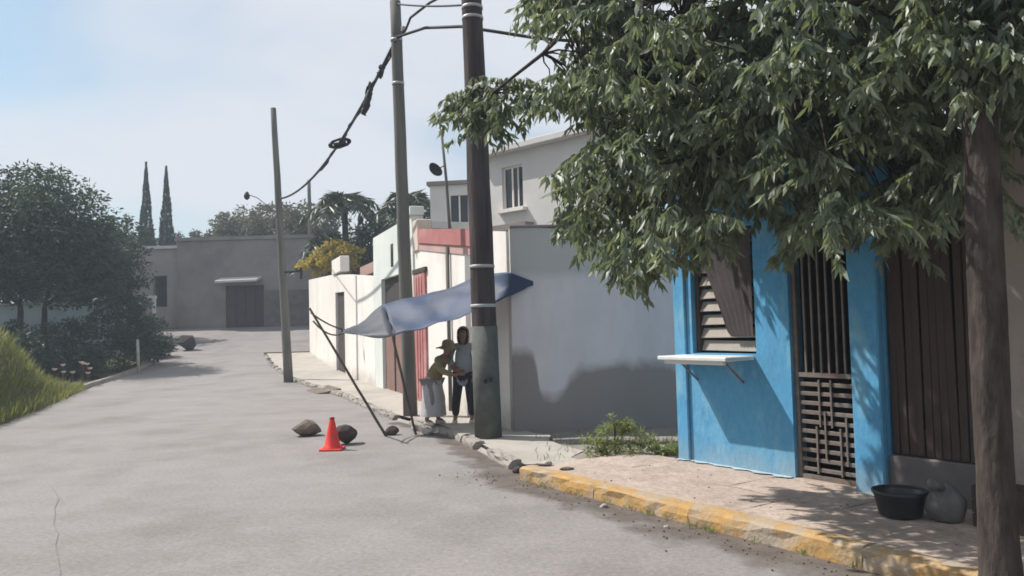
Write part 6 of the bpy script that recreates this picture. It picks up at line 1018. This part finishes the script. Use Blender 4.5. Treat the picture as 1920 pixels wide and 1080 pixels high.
for (x, lab) in ((-25.15, 'left of the two tall pointed cypress trees'), (-23.75, 'right of the two tall pointed cypress trees')):
    t = thing('cypress_tree', lab, 'tree', (x, 55, 2.2), 'twin cypress trees'); hh = 11.35 if x < -25 else 11.05; n = 9000
    mb = MB(); mb.tube([(x, 55, 2.1), (x, 55, 6), (x, 55, 2.2 + hh * 0.9)], [0.16, 0.1, 0.02], 8); mb.build('trunk', M['bark'], t)
    z = rng.uniform(0, 1, n) ** 1.35; prof = 1.0 * (1.0 - z) ** 1.05 * np.minimum(1, 0.7 + z * 4); a = rng.uniform(0, 6.283, n); lump = 1 + 0.16 * np.sin(a * 3 + z * 25); r = prof * lump * rng.uniform(0.55, 1.0, n) ** 0.5
    c = np.stack([x + r * np.cos(a), 55 + r * np.sin(a), 2.3 + z * (hh - 0.2)], 1); d = np.stack([np.cos(a) * 0.35, np.sin(a) * 0.35, np.ones(n)], 1)
    o = link('crown', leaf_mesh('crown', c, d, 0.36 * (1 - 0.5 * z), 0.10 * (1 - 0.6 * z), M['cypress'], 0.2), t); o['kind'] = 'stuff'
for (x, y, h, w, lab) in ((-21.6, 60, 8.2, 2.2, 'dusty brown tree top behind the annex roof'), (-19.4, 58, 8.9, 2.4, 'dusty brown tree behind the left half of the grey building'), (-16.2, 56, 8.7, 2.4, 'dusty tree behind the grey building doorway'), (-13.2, 53, 8.4, 2.2, 'dusty tree behind the right end of the grey building'), (-28, 62, 7.5, 3.2, 'dusty tree left of the cypresses, mostly hidden')):
    tree(lab, (x, y, 2.2), [(0, 0, 0.18, h * 0.45)], [((0, 0, h * 0.68), (w, w * 0.8, h * 0.26)), ((w * 0.5, 0, h * 0.82), (w * 0.6, w * 0.5, h * 0.16)), ((-w * 0.6, 0, h * 0.75), (w * 0.6, w * 0.5, h * 0.16))], 5000, 0.30, 0.13, M['leafgrey'], 'tree', 'tree', 'dusty trees behind the grey building')
for (x, y, h, w, lab) in ((-6.6, 40.5, 6.4, 1.8, 'dark green tree right of the palms'), (-4.2, 41, 7.3, 1.8, 'dark green tree behind the slender pole'), (-8.6, 44.5, 5.4, 1.8, 'dark bushy tree under the palm crown'), (-2.0, 44, 7.8, 2.0, 'dark tree hidden behind the small upper room')):
    tree(lab, (x, y, 1.2), [(0, 0, 0.16, h * 0.4)], [((0, 0, h * 0.62), (w, w * 0.8, h * 0.3)), ((w * 0.4, 0, h * 0.8), (w * 0.6, w * 0.5, h * 0.15)), ((-w * 0.5, 0, h * 0.74), (w * 0.6, w * 0.5, h * 0.16))], 6500, 0.28, 0.11, M['leaffar'], 'tree', 'tree', 'dark trees above the white houses')
tree('yellow blossoming tree above the low white house', (-8.1, 36.6, 0.7), [(0, 0, 0.12, 2.6)], [((0, 0, 4.2), (1.1, 0.9, 0.75)), ((-0.9, 0, 3.9), (0.7, 0.6, 0.55)), ((0.8, 0, 4.5), (0.5, 0.5, 0.4))], 4500, 0.16, 0.10, M['leafyellow'])

def palm(label, base, h, nf, fl):
    t = thing('palm_tree', label, 'tree', base, 'palms above the white houses'); b = Vector(base); top = b + Vector((0.25, 0, h))
    mb = MB(); mb.tube([b.lerp(top, k / 8) + Vector((0.12 * math.sin(k * 0.4), 0, 0)) for k in range(9)], [0.2 - 0.008 * k for k in range(9)], 10); mb.build('trunk', M['bark'], t, True)
    top = b.lerp(top, 1) + Vector((0.12 * math.sin(3.2), 0, 0))
    for k in range(nf):
        az = 2 * math.pi * k / nf + random.uniform(-0.2, 0.2); el = random.uniform(0.0, 1.4); hd_ = Vector((math.cos(az), math.sin(az), 0)); L_ = fl * random.uniform(0.8, 1.1)
        pts = [top + hd_ * (L_ * t_ * math.cos(el)) + Vector((0, 0, L_ * (math.sin(el) * t_ - 0.75 * t_ * t_))) for t_ in [q / 10 for q in range(11)]]
        C_, D_ = [], []
        for q in range(70):
            u = random.uniform(0.12, 1); i = min(9, int(u * 10)); p = pts[i].lerp(pts[i + 1], u * 10 - i); dr = (pts[i + 1] - pts[i]).normalized(); sd_ = dr.cross(Vector((0, 0, 1))).normalized() * random.choice((-1, 1))
            C_.append(tuple(p)); D_.append(tuple(sd_ * 0.75 + dr * 0.6 + Vector((0, 0, -0.35))))
        me = leaf_mesh('frond', C_, D_, 0.7 * fl / 2.4, 0.10, M['palmleaf'], 0.25); o = link('frond', me, t)
        mb = MB(); mb.tube(pts, [0.03 - 0.002 * q for q in range(11)], 5); r_ = mb.build('rachis', M['palmleaf'], o); r_
palm('taller palm with spiky crown left of the slender pole', (-8.25, 38.5, 1.0), 6.6, 24, 2.3)
palm('shorter palm below and left of the taller palm', (-9.3, 39.3, 1.0), 4.7, 18, 1.9)
palm('palm just behind the slender pole', (-5.2, 38.8, 1.0), 6.5, 20, 2.2)

# ---- bush by the blue house
tree('low yellow-green bush on the dirt lot left of the blue house', (1.12, 9.1, 0.05), [(0, 0, 0.012, 0.2)], [((0, 0, 0.22), (0.38, 0.26, 0.20)), ((0.12, 0, 0.34), (0.22, 0.18, 0.12)), ((-0.2, 0.02, 0.17), (0.22, 0.18, 0.13)), ((0.3, 0.05, 0.16), (0.22, 0.16, 0.12)), ((0.0, 0, 0.42), (0.16, 0.12, 0.10))], 2300, 0.06, 0.015, M['weed'], 'bush', 'bush')
tree('small weedy plant against the blue house corner', (1.70, 9.0, 0.05), [(0, 0, 0.006, 0.08)], [((0, 0, 0.12), (0.16, 0.14, 0.11))], 900, 0.05, 0.016, M['weed'], 'weed_plant', 'plant')

# ---- grass on the bank, and tufts
def grass(name, label, C_, D_, ln, wd, m):
    o = link(name, leaf_mesh(name, C_, D_, ln, wd, m, 0.35)); return tag(o, label, 'grass', None, 'stuff')
C_, D_ = [], []
while len(C_) < 17000:
    y = random.uniform(10, 24.0); x = left_x(y) - 0.45 - random.uniform(0, 4.5)
    if random.random() < 0.1: x = left_x(y) - random.uniform(-0.1, 0.6)
    C_.append((x, y, zg(y) - 0.03 + bank(x, y))); D_.append((random.gauss(0, 0.35) + 0.12, random.gauss(0, 0.35) - 0.05, 1))
grass('bank_grass', 'bright green grass on the roadside bank at left', C_, D_, 0.34, 0.03, M['grass'])
C_, D_ = [], []
for k in range(900):
    y = random.uniform(8.9, 11.5); x = random.uniform(max(kerb_x(y) + 0.25, 0.2), 3.4)
    if random.random() < 0.6: x = random.uniform(1.2, 2.4); y = random.uniform(9.2, 10.4)
    C_.append((x, y, 0.04)); D_.append((random.gauss(0, 0.5), random.gauss(0, 0.5), 1))
grass('lot_weeds', 'sparse dry weeds on the dirt lot', C_, D_, 0.10, 0.010, M['weed'])
C_, D_ = [], []
for k in range(46):
    a = random.uniform(-0.6, 5.5); p = BF.p(a, 1.60 + random.uniform(0, 0.05), 0.0)
    for j in range(12): C_.append((p.x + random.gauss(0, 0.02), p.y + random.gauss(0, 0.02), 0.002)); D_.append((random.gauss(0, 0.6), random.gauss(0, 0.6), 1))
grass('kerb_weeds', 'tiny dry weeds along the foot of the yellow kerb', C_, D_, 0.055, 0.007, M['weed'])
# scattered grit in the gutter
mb = MB()
for k in range(260):
    a = random.uniform(-1.5, 6); p = BF.p(a, 1.62 + abs(random.gauss(0, 0.22)), 0.004); s = random.uniform(0.004, 0.014)
    mb.box((p.x, p.y, 0.003), (s, s * 0.3, 0), (-s * 0.2, s, 0), (0, 0, s * 0.7))
tag(mb.build('gutter_grit', M['rock']), 'loose grit along the gutter by the yellow kerb', 'grit', None, 'stuff')
mb = MB()
for k in range(70):
    a = random.uniform(-0.5, 5.5); p = BF.p(a, random.uniform(0.05, 1.35), 0.131); s = random.uniform(0.004, 0.012)
    mb.box((p.x, p.y, 0.130), (s, s * 0.3, 0), (-s * 0.2, s, 0), (0, 0, s * 0.7))
tag(mb.build('sidewalk_grit', M['rock']), 'loose grit scattered on the sidewalk slabs', 'grit', None, 'stuff')

# flowers and pale post at the left roadside
fl_ = thing('flower_clump', 'pale pink flowers at the end of the grass bank', 'flowers', (-13.9, 25.4, zg(25.4)))
for k in range(9):
    x, y = -13.9 + random.uniform(-0.5, 0.45), 25.4 + random.uniform(-0.3, 0.4); z = zg(y) + random.uniform(0.25, 0.75); mb = MB()
    mb.tube([(x, y, zg(y) - 0.05), (x + 0.03, y, z)], 0.008, 5); s_ = mb.build('stem', M['stick'], fl_)
    mb = MB(); mb.lathe((x + 0.03, y, z), [(0.0, -0.02), (0.05, 0.0), (0.085, 0.05), (0.05, 0.04), (0.0, 0.03)], 7); mb.build('flower', M['flower'], s_)
mb = MB(); mb.tube([(-13.85, 29.6, zg(29.6) - 0.1), (-13.86, 29.6, 0.8), (-13.88, 29.6, 1.45)], [0.06, 0.055, 0.05], 8)
tag(mb.build('marker_post', M['rockpale'], None, True), 'thin pale post at the left roadside before the shrubs', 'post')
tk = thing('roof_tank', 'small white water tank on the annex roof', 'tank', (-18.95, 47.2, 6.72))
mb = MB(); mb.lathe((-18.95, 47.2, 6.722), [(0.0, 0.0), (0.32, 0.0), (0.34, 0.05), (0.34, 0.3), (0.25, 0.42), (0.0, 0.45)], 16); mb.build('drum', M['offwhite'], tk, True)
mb = MB(); mb.lathe((-18.95, 47.2, 7.165), [(0.0, 0.0), (0.12, 0.0), (0.12, 0.05), (0.0, 0.06)], 12); mb.build('lid', M['offwhite'], tk, True)

# ================================================================== HAZE
mb = MB(); mb.abox(-165, 165, -45, 225, -1.2, 14.6)
def haze_mat():
    m = bpy.data.materials.new('haze_air'); m.use_nodes = True; t = m.node_tree
    for n in list(t.nodes):
        if n.type != 'OUTPUT_MATERIAL': t.nodes.remove(n)
    v = t.nodes.new('ShaderNodeVolumePrincipled'); v.inputs['Color'].default_value = (0.74, 0.86, 1.0, 1); v.inputs['Density'].default_value = 0.0021
    t.links.new(v.outputs[0], t.nodes['Material Output'].inputs['Volume']); return m
tag(mb.build('haze', haze_mat()), kind='stuff')
